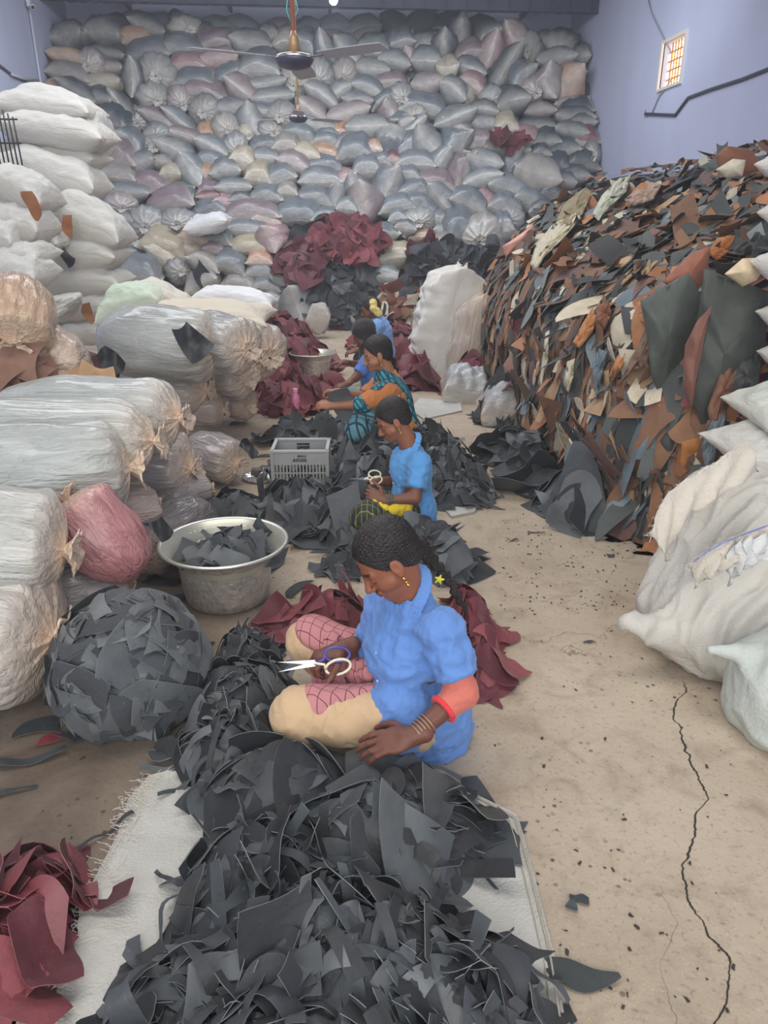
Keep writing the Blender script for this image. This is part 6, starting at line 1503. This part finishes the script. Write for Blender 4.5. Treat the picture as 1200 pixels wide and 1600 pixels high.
s_ = S(.02); nb = J3['neck']; s_.cap(nb-G3['left']*.05+G3['fw']*.02-G3['up']*.01, nb+G3['left']*.06+G3['fw']*.03-G3['up']*.01, .045).cap(nb+G3['fw']*.06-G3['up']*.03, nb+G3['fw']*.10-G3['up']*.16, .04, .045); V, F = surf(s_, s_.lo, s_.hi, .008, 1); G3['piece']('scarf', wrinkle(s_, V, .006, 2, (20, 20, 20)), F, teal, label='teal scarf fold at the neck')
s_ = S(.01); dn = nv(J3['Lwr']-J3['Lel']); s_.cap(J3['Lel']-dn*.02, J3['Lel']+dn*.02, .062, .060); V, F = surf(s_, s_.lo, s_.hi, .008, 1); G3['piece']('sleeve_edge', V, F, teal, label='teal printed sleeve edge')
P = atY(535, 632, 5.12); d = scrap(r, P, (.3, .0, -.95), (-.2, -.95, .1), .20, .13, 'patch', np.array(srgb(96, 100, 104)), srgb(130, 130, 132), .4, .6, 0, .002); o = put_scrap('black_scrap', d, leather, [], '', 'leather scrap', None); o['label'] = 'grey leather piece held by the woman in orange'
# ------------------------------------------------------------------ the two farther women
J4, W4, G4 = person(dict(
    J=dict(pel=(590,628,6.7), chest=(582,580,6.7), neck=(578,548,6.7), head=(567,522,6.7), Lsh=(572,566,6.56), Rsh=(580,560,6.84), Lel=(556,590,6.5), Lwr=(542,600,6.4), Rel=(560,570,6.8), Rwr=(538,566,6.7),
           Lhip=(580,640,6.6), Rhip=(580,632,6.8), Lkn=(545,628,6.5), Rkn=(548,620,6.9), Lan=(570,645,6.6), Ran=(570,640,6.8)),
    face=(-.9, -.15, -.40), headup=(-.4, 0, .9), skin=(120, 78, 64), scale=1.0, bulk=.9, q=.5, hijab=True, earring=False, collar=False,
    hands=dict(L=((-.9, 0, -.2), (0, -.3, .9), -1, .6), R=((-.9, 0, 0), (0, 0, .95), 1, .6)), sleeve=.7, trouser_mat=cloth('teal_cloth', (70, 150, 150)), shirt_mat=cloth('royal_blue', (84, 126, 200)),
    label='woman in a black headscarf bending behind the woman in orange'))
J5, W5, G5 = person(dict(
    J=dict(pel=(602,560,8.2), chest=(594,518,8.2), neck=(590,497,8.2), head=(578,482,8.2), Lsh=(590,508,8.05), Rsh=(590,504,8.35), Lel=(576,536,8.0), Lwr=(556,548,7.95), Rel=(580,530,8.3), Rwr=(560,540,8.2),
           Lhip=(595,568,8.1), Rhip=(595,562,8.3), Lkn=(565,562,8.0), Rkn=(568,556,8.4), Lan=(585,572,8.1), Ran=(585,568,8.3)),
    face=(-.95, .1, -.25), headup=(-.2, 0, .95), skin=(126, 84, 66), scale=1.0, bulk=.92, q=.5, earring=False, collar=True, braid=[(590,480,8.26), (600,500,8.3), (608,520,8.28)], braid_r=.02, braid_n=8,
    hands=dict(L=((-.9, 0, -.2), (0, -.3, .9), -1, .6), R=((-.9, 0, 0), (0, 0, .95), 1, .6)), sleeve=.8, trouser_mat=cloth('dark_trouser', (70, 60, 66)), shirt_mat=cloth('pale_blue', (128, 168, 226)),
    label='farthest seated woman in blue with yellow flowers in her hair'))
s_ = S(.01); fp = [np.array(atY(*q)) for q in ((583,472,8.1), (584,482,8.08), (592,490,8.08))]
for a, b_ in zip(fp[:-1], fp[1:]): s_.cap(a, b_, .036, .036)
V, F = surf(s_, s_.lo, s_.hi, .010, 0); G5['piece']('flower_garland', wrinkle(s_, V, .012, 5, (40, 40, 40)), F, cloth('yellow_flowers', (236, 214, 130)), label='pale yellow flower garland')

# ================================================================== the big slumped white sack at right
def bigsack(name, prims, label, col, h=.012, amp=.022, fr=(5, 9, 3), seed=1, k=.12, lo_z=.0, group=None):
    s_ = S(k)
    for a in prims:
        if a[0] == 'e': s_.ell(*a[1:])
        else: s_.cap(*a[1:])
    V, F = surf(s_, s_.lo, s_.hi, h, 1); N_ = normals(s_, V)
    c = V.mean(0)
    w_ = 1-2*np.abs(vnoise((V-c)*np.array(fr), seed)); V = V+N_*(amp*w_)[:, None]+N_*(.006*vnoise((V-c)*np.array(fr)*3, seed+3))[:, None]; V[:, 2] = np.maximum(V[:, 2], lo_z+.003)
    me = mesh_np(name, V, F, tint=np.zeros(len(V))); o = link(name, me, woven); o.color = (*srgb(*col), 1); return tag(o, label, 'sack', group)
q = lambda x, y, Y: np.array(atY(x, y, Y))
bs = bigsack('slumped_sack', [('e', q(1140, 955, 2.50), (.34, .34, .24)), ('e', q(1180, 880, 2.60), (.34, .34, .26)), ('e', q(1155, 810, 2.72), (.24, .26, .22)), ('c', q(1030, 985, 2.36), q(985, 978, 2.34), .045, .030), ('e', q(1230, 780, 2.85), (.22, .26, .24))],
        'huge slumped white sack with a frayed open mouth on the right', (200, 196, 186), amp=.026)
def flap(pts, wv, name, label, col, parent, th=.004):
    """a limp fold of sack cloth running through pts with width vectors wv"""
    P_ = [np.array(atY(*p)) for p in pts]; n = len(P_); m = 10; V = []
    fine = [cr(P_, t) for t in np.linspace(0, n-1, 26)]; wf = [cr([np.array(w_, float) for w_ in wv], t) for t in np.linspace(0, n-1, 26)]
    for i, (p_, w_) in enumerate(zip(fine, wf)):
        for j in range(m):
            f = j/(m-1); V.append(p_+w_*f+np.array((.0, -.02, .012))*math.sin(f*9+i*.9)*f+np.array((.006, 0, .01))*math.sin(i*1.3+f*3))
    V = np.array(V); B = V+np.array((0.002, th, -.001))
    g_ = np.arange(26*m).reshape(26, m); f1 = np.stack([g_[:-1, :-1], g_[1:, :-1], g_[1:, 1:], g_[:-1, 1:]], -1).reshape(-1, 4); k_ = 26*m
    rim = np.concatenate([g_[:, 0], g_[-1, 1:], g_[-2::-1, -1], g_[0, -2:0:-1]]); f3 = np.stack([rim, rim+k_, np.roll(rim, -1)+k_, np.roll(rim, -1)], -1)
    o = link(name, mesh_np(name, np.vstack([V, B]), np.vstack([f1, f1[:, ::-1]+k_, f3]), tint=np.zeros(2*k_)), woven, parent); o.color = (*srgb(*col), 1)
    if label: o['label'] = label
    return fine
fA = flap([(1015,835,2.40),(1040,775,2.46),(1080,745,2.48),(1120,720,2.50),(1165,690,2.55)], [(.06,-.04,-.10)]*5, 'mouth_flap', 'turned down mouth of the sack', (206, 198, 184), bs)
fB = flap([(1072,885,2.22),(1095,868,2.20),(1125,850,2.20),(1160,835,2.22),(1215,815,2.25)], [(.02,-.05,-.06)]*5, 'mouth_flap', 'lower frayed lip', (206, 198, 184), bs)
fC = flap([(1130,875,2.18),(1150,850,2.17),(1175,840,2.17),(1210,835,2.18)], [(.03,-.02,-.09)]*4, 'mouth_flap', 'white corner of the lip with a blue line', (210, 210, 208), bs)
MB().tube([tuple(p_+np.array((.0, -.008, .004))) for p_ in fB[3:]], .003, 6).build('blue_thread', mat('blue_thread', srgb(120, 132, 190), .7), bs)
fr = MB(); r = np.random.RandomState(6)
for src in (fA, fB):
    for i in range(110):
        p_ = Vector(src[r.randint(26)])+Vector((r.uniform(-.01, .01), -.006, r.uniform(-.008, .008))); d_ = Vector((r.uniform(-1, .3), -.4, r.uniform(-1, .6))).normalized(); L_ = r.uniform(.008, .030)
        fr.tube([p_, p_+d_*L_*.5, p_+d_*L_+Vector((0, 0, -.004))], .0007, 3, caps=False)
o = fr.build('frayed_threads', MATS['thread'], bs); o['kind'] = 'stuff'
tail = bigsack('tail_sack', [('e', q(1235, 1090, 2.0), (.20, .26, .24)), ('c', q(1165, 1022, 2.05), q(1108, 1016, 2.06), .030, .012), ('e', q(1200, 1050, 2.05), (.10, .10, .08))], 'pale white sack cut by the right edge with a twisted tail pointing left', (194, 200, 192), h=.010, amp=.012, fr=(4, 4, 4), seed=5, k=.05)

# ------------------------------------------------------------------ fine dust in the air of the hall
hz = bpy.data.materials.new('dusty_air'); hz.use_nodes = True; nt = hz.node_tree; nt.nodes.clear()
ou = nt.nodes.new('ShaderNodeOutputMaterial'); vs_ = nt.nodes.new('ShaderNodeVolumeScatter'); vs_.inputs['Color'].default_value = (.86, .90, 1, 1); vs_.inputs['Density'].default_value = .007
nt.links.new(vs_.outputs[0], ou.inputs['Volume'])
o = MB().box(((LX+RX)/2, 7.0, 2.83), (RX-LX+.3, 20.3, 5.78)).build('dust_haze', hz); tag(o, 'thin dusty haze filling the air of the whole hall', 'haze', kind='stuff')
